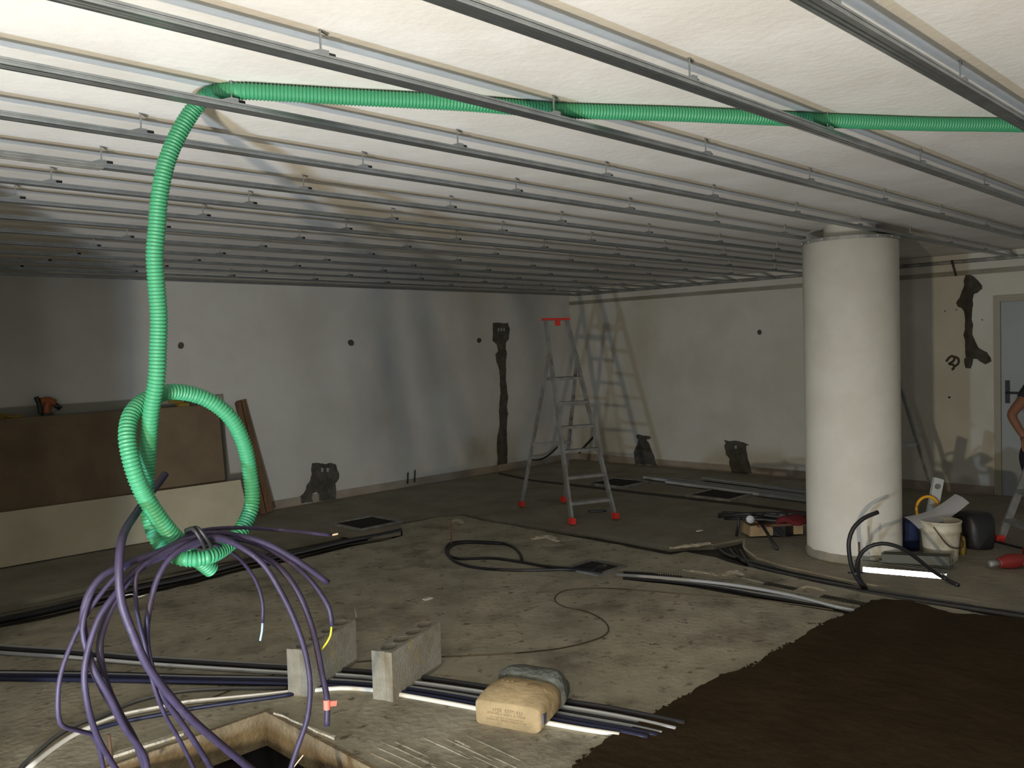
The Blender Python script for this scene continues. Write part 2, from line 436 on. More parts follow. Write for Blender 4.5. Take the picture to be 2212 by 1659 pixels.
for cx in (995, 1013, 1030):
    wallpoly('box_terminal', [(cx-4, 470), (cx+4, 470), (cx+4, 490), (cx-4, 490)], 'back', wb, M['grey'], 0.010, c5, 0)
wallpoly('mortar_patch', [(965,1000),(1030,1000),(1120,1010),(1180,990),(1235,1010),(1250,1080),(1280,1130),(1275,1180),(1230,1240),(1250,1320),(1245,1430),(1100,1450),(1040,1445),(1035,1370),(1010,1335),(960,1350),(950,1400),(965,1455),(900,1468),(830,1480),(820,1400),(860,1360),(890,1310),(900,1260),(935,1220),(955,1150),(950,1080)], 'back', wb, M['patch'], 0.014, c7, 0.012, 'squat dark mortar patch')
for cx in (1075, 1140):
    wallpoly('box_terminal', [(cx-14, 1055), (cx+14, 1055), (cx+10, 1100), (cx-10, 1100)], 'back', wb, M['grey'], 0.017, c7, 0)
wallpoly('mortar_patch', [(1800,500),(1830,490),(1890,510),(1960,510),(1975,540),(1910,550),(1950,600),(1975,680),(2000,720),(2020,780),(2050,860),(1790,840),(1780,760),(1775,700),(1790,650),(1815,590),(1820,550)], 'right', wr, M['patch'], 0.014, c2, 0.012)
wallpoly('mortar_patch', [(915,280),(960,290),(1050,290),(1130,300),(1210,335),(1175,345),(1175,400),(1190,500),(1215,580),(1245,680),(1005,668),(990,600),(975,550),(980,500),(935,450),(930,400),(915,350),(930,310)], 'right', wr, M['patch'], 0.014, c3, 0.012)
wallpoly('box_terminal', [(1043, 345), (1066, 345), (1066, 380), (1043, 380)], 'right', wr, M['grey'], 0.017, c3, 0)
big = [(1360,370),(1410,350),(1480,370),(1540,420),(1600,500),(1600,550),(1530,620),(1485,640),(1465,720),(1475,800),(1455,900),(1450,1000),(1470,1070),(1465,1150),(1475,1250),(1520,1330),(1570,1410),(1670,1460),(1720,1540),(1730,1600),(1650,1645),(1590,1600),(1530,1555),(1460,1560),(1370,1540),(1360,1450),(1350,1320),(1335,1220),(1360,1150),(1365,1000),(1345,880),(1310,830),(1260,820),(1235,770),(1280,690),(1320,600),(1345,500),(1330,440)]
wallpoly('mortar_patch', big, 'right', wr, M['under'], 0.008, cb, 0.010, 'dark ragged mortar chase beside the door')
wallpoly('mortar_patch', [(1352,1545),(1475,1560),(1470,1640),(1440,1700),(1370,1690),(1345,1620)], 'right', wr, M['patch'], 0.005, cb, 0.01)
for (x, y, pl) in [(390, 747, 'back'), (758, 740, 'back'), (1035, 735, 'back'), (1641, 718, 'right')]:
    r = 6.5 if x < 800 else 4.8
    wallpoly('mortar_plug', [(x+r*math.cos(a*PI/6), y+r*math.sin(a*PI/6)*1.1) for a in range(12)], pl, wb if pl == 'back' else wr, M['patch'], 0.006, (0, 0, 1), 0.008)
for (x, y) in [(2041.6, 672), (2066, 669.5), (2122, 691)]:
    wallpoly('screw_hole', [(x+1.6*math.cos(a*PI/3), y+1.6*math.sin(a*PI/3)) for a in range(6)], 'right', wr, M['under'], 0.003, (0, 0, 1), 0)
wallpoly('screw_hole', [(2051+3*math.cos(a*PI/4), 858+2.4*math.sin(a*PI/4)) for a in range(8)], 'right', wr, M['blue'], 0.002, (0, 0, 1), 0.003)
def stroke(px, r=0.009):
    bm = bmesh.new(); tube(bm, [atX(x, y, XW-0.001) for x, y in px], r, seg=8, step=0.01)
    for v in bm.verts: v.co.x = XW-0.001+(v.co.x-XW+0.001)*0.25
    return bm
bm = stroke([(2044, 781), (2050, 773), (2057, 769), (2062, 775), (2058, 781), (2050, 786), (2059, 788), (2061, 794), (2056, 799)], 0.012)
link('painted_digit', bm, M['under'], wr, True, 'hand-painted black figure like a 3')
bm = stroke([(2062, 770), (2070, 775), (2070, 785), (2063, 791)], 0.011)
link('painted_mark', bm, M['under'], wr, True)
# two small rods sticking from the base of the back wall
for (x0, y0, x1, y1) in [(881, 1021, 880, 1037), (896, 1016, 895, 1034)]:
    pipe('rebar_stub', [atY(x0, y0, YW-0.05), atY(x1, y1+8, YW-0.05)], 0.008, M['dark'], wb, curve=False)

# ------------------------------------------------------------------ pit with formwork
pit = empty('floor_pit', (0, 0, 0))
tag(pit, 'square open pit lined with tan boards under the hanging violet cables', 'pit')
x0, y0 = PIT[0]; x1, y1 = PIT[2]
for (a0, b0, a1, b1) in [(x0+.001, y1-.022, x1-.001, y1-.001), (x1-.022, y0+.023, x1-.001, y1-.023), (x0+.001, y0+.001, x1-.001, y0+.022), (x0+.001, y0+.023, x0+.022, y1-.023)]:
    bm = bmesh.new(); box(bm, a0, b0, -0.145, a1, b1, 0.004); link('lining_board', bm, M['pit'], pit)
bm = bmesh.new()
for (a0, b0, a1, b1, c0, c1) in [(x0-.3, y1+.02, x1+.3, y1+.04, -.9, -.142), (x1+.02, y0-.3, x1+.04, y1+.3, -.9, -.142), (x0-.3, y0-.04, x1+.3, y0-.02, -.9, -.142),
                                 (x0-.04, y0-.3, x0-.02, y1+.3, -.9, -.142), (x0-.3, y0-.3, x1+.3, y1+.3, -.92, -.9)]:
    box(bm, a0, b0, c0, a1, b1, c1)
link('shaft', bm, M['void'], pit)  # darkness of the deep shaft is put into its colour
for (pa, pb, w) in [((242, 1640), (396, 1590), .03), ((600, 1545), (720, 1600), .02)]:
    bm = bmesh.new(); A = g(*pa); B = g(*pb)
    prism(bm, rough([A.to_2d(), B.to_2d(), B.to_2d()+Vector((w, w)), A.to_2d()+Vector((-w*.5, w))], 0.01, 0.05), 0.0, 0.012)
    link('pit_edge_mortar', bm, M['light'], pit)

# ------------------------------------------------------------------ ceiling channels
def channel_mesh(L):
    """T-47 style furring channel, open side up, from x=0 to L, y -0.047..0, z 0..0.017"""
    bm = bmesh.new()
    W_, H_, t = 0.047, 0.018, 0.0012
    prof = [(-W_, 0.0), (-W_+.012, 0.0), (-W_+.0145, 0.0022), (-W_+.019, 0.0022), (-W_+.0215, 0.0), (-.0215, 0), (-.019, .0022), (-.0145, .0022), (-.012, 0), (0, 0),
            (0, .006), (-.0012, .0075), (-.0012, .0105), (0, .012), (0, H_), (-.007, H_), (-.007, H_-.003)]
    left = [(-W_-y, z) for y, z in prof[10:]]
    prof = list(reversed(left)) + prof
    rings = [[bm.verts.new((x, y, z)) for y, z in prof] for x in (0, L)]
    for i in range(len(prof)-1):
        bm.faces.new([rings[0][i], rings[0][i+1], rings[1][i+1], rings[1][i]])
    me = bpy.data.meshes.new('ceiling_channel'); bm.to_mesh(me); bm.free()
    me.materials.append(M['galv'])
    return me
def hanger_meshes():
    bm = bmesh.new()
    tube(bm, [(0, 0, 0.028), (0, 0, 0.0858)], 0.0028, seg=8, curve=False)
    beam(bm, (-.004, 0, .085), (.026, .006, .080), .007, .002)
    m1 = bpy.data.meshes.new('hanger'); bm.to_mesh(m1); bm.free(); m1.materials.append(M['galv'])
    bm = bmesh.new()
    vs = [bm.verts.new(p) for p in [(-.045, -.019, .0185), (.012, -.019, .0185), (.012, -.019, .031), (-.012, -.019, .031),
                                    (-.045, .019, .0185), (.012, .019, .0185), (.012, .019, .031), (-.012, .019, .031)]]
    for f in [(0, 1, 2, 3), (7, 6, 5, 4), (0, 4, 5, 1), (1, 5, 6, 2), (2, 6, 7, 3), (3, 7, 4, 0)]: bm.faces.new([vs[i] for i in f])
    m2 = bpy.data.meshes.new('clip'); bm.to_mesh(m2); bm.free(); m2.materials.append(M['galv'])
    bm = bmesh.new(); tube(bm, [(.012, 0, .026), (.040, 0, .026)], 0.0075, seg=8, curve=False)
    m3 = bpy.data.meshes.new('nut'); bm.to_mesh(m3); bm.free(); m3.materials.append(M['nut'])
    return m1, m2, m3
HM = hanger_meshes()
XS, XE = -1.6, XW-0.05
chan = channel_mesh(XE-XS)
chanE = channel_mesh(5.93-XS)
Yk = [0.8916, 1.4088, 1.9051, 2.4182, 2.9166, 3.4491, 3.9317, 4.40, 4.90, 5.40, 5.91, 6.41, 6.92, 7.43, 7.93]
ordn = ['nearest', 'second', 'third', 'fourth', 'fifth', 'sixth', 'seventh', 'eighth', 'ninth', 'tenth', 'eleventh', 'twelfth', 'thirteenth', 'fourteenth', 'last']
for k, Y in enumerate(Yk):
    r = bpy.data.objects.new('ceiling_channel', chanE if k == 4 else chan); COL.objects.link(r)
    r.location = (XS, Y, ZR)
    lab = {0: 'nearest galvanised ceiling channel, crossing the upper right corner', 4: 'fifth galvanised ceiling channel from the viewer, stopping at the white column',
           14: 'last galvanised ceiling channel, tight against the back wall'}.get(k, ordn[k]+' galvanised ceiling channel counted from the viewer')
    if k == 3: lab = 'fourth galvanised ceiling channel from the viewer, where the green hose drops over it'
    tag(r, lab, 'ceiling rail', 'galvanised ceiling channels')
    if k == 14: continue
    off = {0: 0.655, 3: 0.0, 4: -0.04}.get(k, random.uniform(-0.03, 0.03)) + 1.262
    x = off - 0.885*3
    while x < XE-0.1:
        if x > XS+0.1 and not (k == 4 and x > 5.8):
            h = bpy.data.objects.new('hanger', HM[0]); COL.objects.link(h); h.parent = r
            h.location = (x-XS, -0.0235, 0)
            c = bpy.data.objects.new('clip', HM[1]); COL.objects.link(c); c.parent = h
            n = bpy.data.objects.new('nut', HM[2]); COL.objects.link(n); n.parent = h
        x += 0.885 + random.uniform(-0.02, 0.02)
# lighter spliced piece under the sixth channel
me = channel_mesh(1.25-XS+0.03); me.materials.clear(); me.materials.append(M['galvd'])
o = bpy.data.objects.new('splice_channel', me); COL.objects.link(o); o.location = (XS, 3.4496, ZR-0.0035)
tag(o, 'dusty lighter channel spliced under the sixth ceiling channel, ending left of the green hose', 'ceiling rail')
# perimeter track on the right wall
bm = bmesh.new()
box(bm, XW-0.035, -3.9, ZR-0.004, XW-0.001, YW-0.1, ZR-0.002); box(bm, XW-0.003, -3.9, ZR-0.004, XW-0.001, YW-0.1, ZR+0.035); box(bm, XW-0.035, -3.9, ZR-0.004, XW-0.033, YW-0.1, ZR+0.022)
o = link('perimeter_track', bm, M['galvd']); tag(o, 'galvanised wall track along the top of the right wall', 'ceiling rail')
# strap hanging from it
o = pipe('hanging_strap', [atX(2056, 563, XW-0.06), atX(2059, 575, XW-0.06), atX(2062, 585, XW-0.05), atX(2065, 596, XW-0.05)], 0.010, M['dark'], step=0.02)
tag(o, 'short black strap hanging from the wall track', 'strap')

# ------------------------------------------------------------------ columns
def column(cx, cy, r, lab, ring=True):
    t = empty('round_column', (cx, cy, 0)); tag(t, lab, 'column')
    bm = bmesh.new()
    N = 64; zs = [(-0.0, r+0.003), (0.05, r+0.003), (0.055, r), (2.245, r), (2.245, r-0.012), (2.2, r-0.012)]
    rings = [[bm.verts.new((rr*math.cos(2*PI*i/N), rr*math.sin(2*PI*i/N), z)) for i in range(N)] for z, rr in zs]
    for a, b in zip(rings, rings[1:]):
        for i in range(N): bm.faces.new([a[i], a[(i+1) % N], b[(i+1) % N], b[i]])
    link('cladding', bm, M['column'], t, True)
    bm = bmesh.new()
    N = 72; rings = []
    for z, e in [(0, .006), (.02, .009), (.045, .007), (.06, .0035)]:
        rings.append([bm.verts.new(((r+e+.003*mnoise.noise((math.cos(2*PI*i/N)*6, math.sin(2*PI*i/N)*6, z*20)))*math.cos(2*PI*i/N), (r+e)*math.sin(2*PI*i/N), z*(1+.25*mnoise.noise((math.cos(2*PI*i/N)*5, math.sin(2*PI*i/N)*5, 2))))) for i in range(N)])
    for a, b in zip(rings, rings[1:]):
        for i in range(N): bm.faces.new([a[i], a[(i+1) % N], b[(i+1) % N], b[i]])
    link('base_mortar', bm, M['block'], t, True, 'rough dirty mortar at the foot')
    bm = bmesh.new(); bmesh.ops.create_cone(bm, cap_ends=True, segments=48, radius1=0.175, radius2=0.175, depth=ZC, matrix=Matrix.Translation((0, 0, ZC/2)))
    link('core', bm, M['column'], t, True)
    bm = bmesh.new()
    N = 64
    for (r0, r1, z0, z1) in [(r-0.004, r+0.004, 2.2452, 2.268), (r-0.05, r-0.0041, 2.2452, 2.2475)]:
        a = [[bm.verts.new((q*math.cos(2*PI*i/N), q*math.sin(2*PI*i/N), z)) for i in range(N)] for q, z in [(r0, z0), (r1, z0), (r1, z1), (r0, z1)]]
        for j in range(4):
            for i in range(N): bm.faces.new([a[j][i], a[j][(i+1) % N], a[(j+1) % 4][(i+1) % N], a[(j+1) % 4][i]])
    rg = link('ring_track', bm, M['galvd'], t)
    for i in range(16):
        an = 2*PI*i/16+0.2
        bm = bmesh.new(); bmesh.ops.create_icosphere(bm, subdivisions=2, radius=0.006, matrix=Matrix.Translation(((r+0.004)*math.cos(an), (r+0.004)*math.sin(an), 2.257)))
        link('screw', bm, M['bright'], rg, True)
    return t
column(6.165, 2.657, 0.324, 'thick round white column standing in the right half of the room')
column(0.05, 3.0, 0.324, 'second round white column, added unseen left of the view to shade the left wall')  # out of view, added to cast the dark shadow over the left wall

# ------------------------------------------------------------------ hose
HP = [g(2600, 285, 2.3425), g(2212, 271, 2.3425), g(2000, 268, 2.3425), g(1800, 261, 2.3425), g(1640, 254, 2.3425), g(1475, 247, 2.3425), g(1200, 238, 2.3425), g(1000, 223, 2.3425), g(740, 209, 2.3425), g(600, 201, 2.3425), g(515, 197, 2.3425),
      atY(470, 199, 2.455), atY(440, 213, 2.50), atY(420, 234, 2.52), atY(385, 290, 2.53), atY(360, 350, 2.53), atY(345, 420, 2.53), atY(338, 500, 2.53), atY(334, 550, 2.53),
      atY(338, 617, 2.53), atY(343, 685, 2.53), atY(341, 752, 2.53), atY(338, 820, 2.53), atY(326, 888, 2.55), atY(321, 950, 2.57), atY(317, 1010, 2.59), atY(315, 1060, 2.59),
      atY(322, 1110, 2.585), atY(336, 1155, 2.57), atY(362, 1190, 2.555), atY(400, 1207, 2.52), atY(445, 1203, 2.50), atY(487, 1181, 2.53), atY(522, 1143, 2.56), atY(544, 1090, 2.585),
      atY(540, 1020, 2.60), atY(527, 960, 2.60), atY(500, 905, 2.60), atY(457, 868, 2.61), atY(410, 850, 2.62), atY(365, 847, 2.615), atY(318, 862, 2.60), atY(285, 893, 2.57),
      atY(275, 935, 2.54), atY(281, 985, 2.515), atY(300, 1045, 2.50), atY(330, 1100, 2.50), atY(372, 1155, 2.515), atY(410, 1190, 2.54), atY(433, 1212, 2.56), atY(456, 1230, 2.575)]
hose = pipe('corrugated_hose', HP, 0.0255, M['green'], rib=(0.0108, 0.0033), seg=20, step=0.02)
tag(hose, 'bright green corrugated hose running along the ceiling and hanging in a knotted loop', 'hose')

# ------------------------------------------------------------------ violet cables over the hose loop
def V(lst): return [atY(*p) for p in lst]
BASE = (0, 1099, .3376)
def vc(pts): return [(p[0]*.3376, 1099+p[1]*.3376, p[2]) for p in pts]
def cable(pts, r, label, tip=None):
    o = pipe('cable', V(pts), r, M['purple'], seg=12, step=0.02)
    tag(o, label, 'cable', 'violet cables over the green hose')
    return o
cs = []
c = cable([(357, 1024, 2.72), (344, 1042, 2.70), (322, 1070, 2.66), (296, 1106, 2.56), (263, 1167, 2.40), (257, 1234, 2.36), (263, 1302, 2.36), (287, 1369, 2.36), (314, 1430, 2.37), (354, 1487, 2.39), (405, 1545, 2.42), (473, 1605, 2.46), (545, 1664, 2.5), (640, 1740, 2.56), (720, 1850, 2.62)],
          0.0115, 'thickest violet cable, cut end poking up behind the hose, sweeping into the pit')
c = cable([(170, 1990, 2.6), (205, 1800, 2.6), (232, 1700, 2.6)] [2:] + [(203, 1592, 2.52), (169, 1578, 2.48), (130, 1562, 2.43), (125, 1504, 2.42), (132, 1453, 2.42), (152, 1396, 2.42), (182, 1335, 2.42), (216, 1285, 2.42), (255, 1240, 2.42), (290, 1212, 2.42), (365, 1180, 2.46), (422, 1150, 2.47), (506, 1140, 2.50), (608, 1145, 2.5), (716, 1156, 2.47)],
          0.0062, 'violet cable kinked farthest left, its copper-tipped end pointing right')
bm = bmesh.new(); tube(bm, V([(716, 1156, 2.47), (730, 1153, 2.46)]), 0.0032, curve=False); link('bare_wire', bm, M['copper'], c, label='copper wire tip')
c = cable([(380, 1800, 2.55), (325, 1690, 2.52), (311, 1632, 2.50), (270, 1572, 2.46), (236, 1504, 2.42), (216, 1470, 2.41), (199, 1437, 2.41), (185, 1385, 2.41), (179, 1335, 2.41), (189, 1288, 2.41), (222, 1243, 2.41), (280, 1215, 2.42), (345, 1192, 2.44), (388, 1172, 2.45), (440, 1154, 2.45), (506, 1156, 2.47), (574, 1173, 2.45), (641, 1210, 2.42), (709, 1259, 2.40)],
          0.0092, 'thick violet cable ending in a blunt cut at the right of the hose loop')
c = cable([(300, 1790, 2.57), (275, 1700, 2.54), (240, 1645, 2.50), (209, 1588, 2.44), (189, 1521, 2.40), (182, 1453, 2.39), (192, 1396, 2.39), (216, 1329, 2.39), (245, 1288, 2.39), (290, 1235, 2.41), (350, 1196, 2.43), (400, 1172, 2.44), (460, 1162, 2.46), (540, 1170, 2.47), (608, 1202, 2.46), (658, 1241, 2.45), (692, 1281, 2.44), (712, 1318, 2.43), (717, 1353, 2.42)],
          0.0082, 'violet cable with a yellow wire sticking out of its right end')
bm = bmesh.new(); tube(bm, V([(716, 1353, 2.42), (714, 1372, 2.42), (706, 1388, 2.42), (694, 1404, 2.42)]), 0.0032, step=0.01); link('wire_core', bm, M['yellow'], c, True, 'yellow wire')
c = cable([(350, 1800, 2.57), (322, 1690, 2.54), (294, 1605, 2.50), (257, 1538, 2.47), (233, 1487, 2.45), (219, 1437, 2.44), (216, 1386, 2.44), (230, 1335, 2.44), (252, 1290, 2.44), (300, 1230, 2.44), (352, 1202, 2.45), (405, 1182, 2.45), (470, 1164, 2.45), (540, 1190, 2.45), (601, 1224, 2.44), (641, 1275, 2.42), (665, 1329, 2.41), (682, 1386, 2.41), (695, 1453, 2.41), (707, 1514, 2.42), (706, 1568, 2.42)],
          0.0098, 'violet cable wrapped with red tape near its hanging right end')
bm = bmesh.new(); tube(bm, V([(705.5, 1511, 2.42), (706.5, 1532, 2.42)]), 0.0112, seg=14, curve=False)
A, B = atY(706, 1521, 2.415), atY(727, 1519, 2.41); beam(bm, A, B, 0.003, 0.017)
link('tape_flag', bm, M['redtape'], c, label='red tape flag')
c = cable([(455, 1800, 2.58), (430, 1690, 2.54), (388, 1599, 2.48), (358, 1548, 2.45), (334, 1487, 2.43), (320, 1430, 2.425), (310, 1380, 2.42), (300, 1342, 2.41), (293, 1288, 2.40), (297, 1235, 2.40), (330, 1208, 2.42), (375, 1190, 2.43), (430, 1172, 2.44), (490, 1187, 2.53), (527, 1217, 2.60), (554, 1258, 2.62), (567, 1302, 2.62), (567, 1345, 2.62)],
          0.0058, 'thin violet cable ending in a pale blue wire inside the curve of the others')
bm = bmesh.new(); tube(bm, V([(567, 1345, 2.62), (566, 1362, 2.62), (562, 1384, 2.62)]), 0.0035, step=0.01); link('wire_core', bm, M['lblue'], c, True, 'pale blue wire')
c = cable([(500, 1800, 2.59), (470, 1690, 2.56), (422, 1605, 2.50), (388, 1555, 2.47), (351, 1504, 2.44), (331, 1453, 2.435), (319, 1403, 2.43), (317, 1356, 2.43), (325, 1302, 2.42), (340, 1250, 2.42), (366, 1207, 2.42), (410, 1176, 2.43), (470, 1160, 2.44), (523, 1183, 2.44), (567, 1217, 2.42), (608, 1281, 2.40), (641, 1352, 2.385), (662, 1420, 2.38), (670, 1487, 2.38), (663, 1555, 2.39), (641, 1619, 2.41), (622, 1680, 2.43), (600, 1760, 2.46)],
          0.0085, 'long violet cable arcing down on the right and dropping back into the pit')
bm = bmesh.new(); tube(bm, V([(632, 1660, 2.42), (655, 1631, 2.41)]), 0.0022, curve=False); link('bare_wire', bm, M['copper'], c, label='copper wire')
o = cable([(215, 1244, 2.415), (190, 1300, 2.405), (178, 1360, 2.40), (186, 1402, 2.40), (200, 1450, 2.43), (225, 1500, 2.46), (262, 1562, 2.49), (300, 1620, 2.53), (330, 1700, 2.56), (380, 1790, 2.6)],
          0.0068, 'dark violet cable starting behind the bundle and crossing the thick ones near the pit')
# black tie round the bundle
bm = bmesh.new()
for (x, y, dx, dy) in [(402, 1145, 40, 42), (410, 1143, 45, 40)]:
    tube(bm, V([(x, y, 2.47), (x+dx*.4, y-2, 2.42), (x+dx*.8, y+dy*.5, 2.41), (x+dx, y+dy, 2.45), (x+dx*.55, y+dy*.9, 2.50), (x+4, y+dy*.4, 2.51), (x, y, 2.47)]), 0.0055, step=0.01)
o = link('cable_tie', bm, M['dark'], None, True); tag(o, 'black tie binding the violet cables to the green hose', 'tie')
# rebar stubs by the pit
for (x, y, h, lab) in [(241, 1640, .10, 'rusty rebar stub at the left rim of the pit'), (322, 1660, .06, 'short rusty rebar stub nearest the thick violet cable')]:
    A = g(x, y); o = pipe('rebar_stub', [A, A+Vector((-.006, .0, h))], 0.006, M['rebar'], curve=False)
    tag(o, lab, 'rebar')

# ------------------------------------------------------------------ conduits and cables on the floor
def run(name, pts, r, m, lab, cat='conduit', group=None, lift=None, rib=None, seg=10, z=0.0):
    P = [g(p[0], p[1], z + (p[2] if len(p) > 2 else 0) + r*.5) for p in pts]
    P = [Vector((p.x, p.y, p.z + r*.5)) for p in P]
    o = pipe(name, P, r, m, seg=seg, step=0.04, rib=rib)
    tag(o, lab, cat, group)
    return o
GR = 'conduits lying across the floor'
def off(pts, d): return [(p[0], p[1]+d) for p in pts]
run('conduit', [(-300, 1376), (0, 1404), (150, 1414), (300, 1427), (412, 1434), (620, 1446), (760, 1452), (896, 1465), (1043, 1486), (1130, 1500), (1207, 1516), (1310, 1532), (1407, 1551), (1480, 1566)], 0.0125, M['black'], 'black conduit, the rear one of the bundle passing under both concrete blocks', group=GR)
run('conduit', [(-300, 1366), (0, 1396), (150, 1406), (300, 1419), (412, 1427), (620, 1440), (700, 1446)], 0.008, M['grey'], 'thin grey conduit behind the rear black one at the left edge', group=GR)
run('conduit', [(-300, 1383), (0, 1412), (150, 1422), (300, 1435), (412, 1443), (620, 1456), (760, 1463), (890, 1477), (1040, 1498), (1130, 1513), (1204, 1528), (1300, 1544), (1392, 1562), (1460, 1578)], 0.011, M['grey'], 'pale grey conduit running beside the rear black one', group=GR)
run('conduit', [(-300, 1450), (0, 1451), (250, 1455), (412, 1460), (620, 1464), (760, 1469), (887, 1482), (1034, 1504), (1200, 1535), (1380, 1566), (1440, 1580)], 0.006, M['black'], 'thin black conduit in the middle of the bundle', group=GR)
run('conduit', [(-300, 1455), (0, 1456), (250, 1460), (412, 1465), (620, 1468.5), (760, 1474), (884, 1487), (1031, 1510), (1195, 1541), (1290, 1558), (1368, 1572), (1430, 1586)], 0.009, M['grey'], 'mid grey conduit between the black and navy ones', group=GR)
run('conduit', [(-300, 1462), (0, 1462), (250, 1465), (412, 1470), (620, 1474), (760, 1480), (880, 1492), (1024, 1516), (1188, 1548), (1280, 1565), (1350, 1578), (1420, 1592)], 0.0115, M['navy'], 'navy blue conduit behind its twin in the bundle', group=GR)
run('conduit', [(-300, 1469), (0, 1469), (250, 1472), (412, 1476), (620, 1481), (760, 1488), (876, 1500), (1020, 1524), (1182, 1555), (1270, 1571), (1338, 1583), (1400, 1597)], 0.0115, M['navy'], 'front navy blue conduit, next to the white one', group=GR)
run('conduit', [(60, 1664), (97, 1633), (158, 1591), (214, 1565), (261, 1548), (372, 1526), (400, 1520), (493, 1511), (586, 1502), (620, 1498), (685, 1493), (735, 1489), (804, 1493), (870, 1504), (1019, 1531), (1171, 1562), (1260, 1578), (1338, 1590)], 0.0105, M['white'], 'white conduit bending round the pit, front of the bundle', group=GR)
run('conduit', [(20, 1700), (50, 1655), (75, 1632), (130, 1587), (180, 1562), (214, 1552), (290, 1518), (380, 1497), (480, 1490), (620, 1488)], 0.0085, M['dgrey'], 'dark grey conduit fading out left of the pit', group=GR)
run('conduit', [(200, 1579), (225, 1572), (261, 1562), (372, 1541), (400, 1535), (493, 1521), (590, 1508), (640, 1500)], 0.009, M['navy'], 'short dark blue conduit just in front of the white one', group=GR)
run('floor_cable', [(440, 1515), (540, 1476), (600, 1455), (640, 1446), (740, 1434), (800, 1428), (912, 1421), (1090, 1413), (1210, 1401), (1280, 1384), (1308, 1372), (1315, 1358), (1300, 1338), (1262, 1320), (1222, 1312), (1202, 1302), (1199, 1290), (1218, 1277), (1290, 1271), (1400, 1277), (1480, 1284), (1600, 1291), (1740, 1309), (1800, 1318)], 0.0035, M['brownc'], 'thin brown cable wandering in an S across the dusty floor', 'cable')
# corrugated conduit in the left trench
run('corrugated_conduit', [(-300, 1405), (0, 1345), (95, 1325), (200, 1300), (300, 1275), (420, 1249), (520, 1222), (640, 1199), (750, 1173), (820, 1160), (866, 1150)], 0.024, M['black'], 'black corrugated conduit in the left floor trench', rib=(0.008, 0.003), seg=14, z=-0.035)
run('corrugated_conduit', [(-300, 1362), (0, 1306), (200, 1264), (420, 1216), (640, 1176), (760, 1152), (850, 1137)], 0.010, M['dgrey'], 'thin dark pipe in the rear left trench', seg=10, z=-0.045)
o = run('wire_scrap', [(268, 1287), (285, 1284), (300, 1290), (318, 1284)], 0.004, M['white'], 'scraps of white wire lying on the black corrugated conduit', 'wire', z=0.02)
# cables in the right trench
gt = 'dark cables bundled in the trench by the column'
for i in range(5):
    d = i*4.6
    run('trench_cable', [(1552+i*12, 1186+i*1.0), (1572+i*9, 1200+d*.25), (1620+i*3, 1214+d), (1700, 1233+d), (1860, 1266+d*.8), (2000, 1288+d*.8), (2212, 1317+d), (2500, 1365+d)], 0.011, M['black'] if i % 2 else M['dgrey'],
        ['rearmost dark cable in the trench by the column', 'second dark cable in the trench by the column', 'middle dark cable in the trench by the column', 'fourth dark cable in the trench by the column', 'front dark cable in the trench by the column'][i], 'cable', gt, z=-0.045)
# conduits in the slot from the floor box
run('slot_conduit', [(1330, 1244), (1400, 1248), (1472, 1254), (1560, 1263), (1640, 1275), (1720, 1291), (1800, 1312), (1845, 1322)], 0.012, M['grey'], 'light grey conduit leaving the floor box towards the fresh mortar', z=-0.008)
run('slot_conduit', [(1330, 1240), (1400, 1243), (1472, 1247), (1600, 1265), (1700, 1285), (1780, 1302), (1880, 1318)], 0.016, M['black'], 'black corrugated conduit beside the grey ones in the slot', rib=(0.016, 0.005), seg=14, z=-0.03)
run('slot_conduit', [(1335, 1250), (1472, 1262), (1560, 1274), (1640, 1289), (1720, 1303), (1790, 1314), (1835, 1324)], 0.010, M['black'], 'thin black conduit along the front lip of the slot', z=-0.02)
run('slot_conduit', [(1430, 1255), (1560, 1271), (1640, 1284), (1700, 1293), (1770, 1309), (1830, 1322)], 0.009, M['grey'], 'second grey conduit partly sunk in the slot', z=-0.02)
# comb-like ribs showing along slot edge
bm = bmesh.new()
for (a, b, n) in [((1652, 1262), (1712, 1274), 9), ((1775, 1290), (1880, 1310), 14)]:
    for k in range(n):
        t = k/(n-1); p = g(a[0]+(b[0]-a[0])*t, a[1]+(b[1]-a[1])*t)
        box(bm, p.x-.012, p.y-.010, -.01, p.x+.05, p.y+.008, .004)
link('spacer_comb', bm, M['under'], floor)
# coil of black cable
lp = [(1300, 1236), (1226, 1229), (1180, 1225), (1130, 1216), (1060, 1207), (990, 1208), (972, 1202), (969, 1186), (985, 1176), (1010, 1173), (1060, 1175), (1085, 1176)]
run('cable_coil', lp, 0.010, M['black'], 'black cable looping out of the floor box, inner turn', 'cable')
lp = [(1300, 1240), (1226, 1232), (1150, 1233), (1080, 1232), (1020, 1226), (985, 1215), (967, 1200), (963, 1185), (975, 1174), (1000, 1171), (1080, 1174), (1105, 1181), (1122, 1196), (1128, 1211)]
run('cable_coil', lp, 0.010, M['black'], 'black cable looping out of the floor box, outer turn', 'cable')
A = g(975, 1180); o = pipe('rebar_pin', [A, A+Vector((0, 0, .20))], 0.006, M['rebar'], curve=False); tag(o, 'thin rusty pin standing inside the black cable coil', 'rebar')
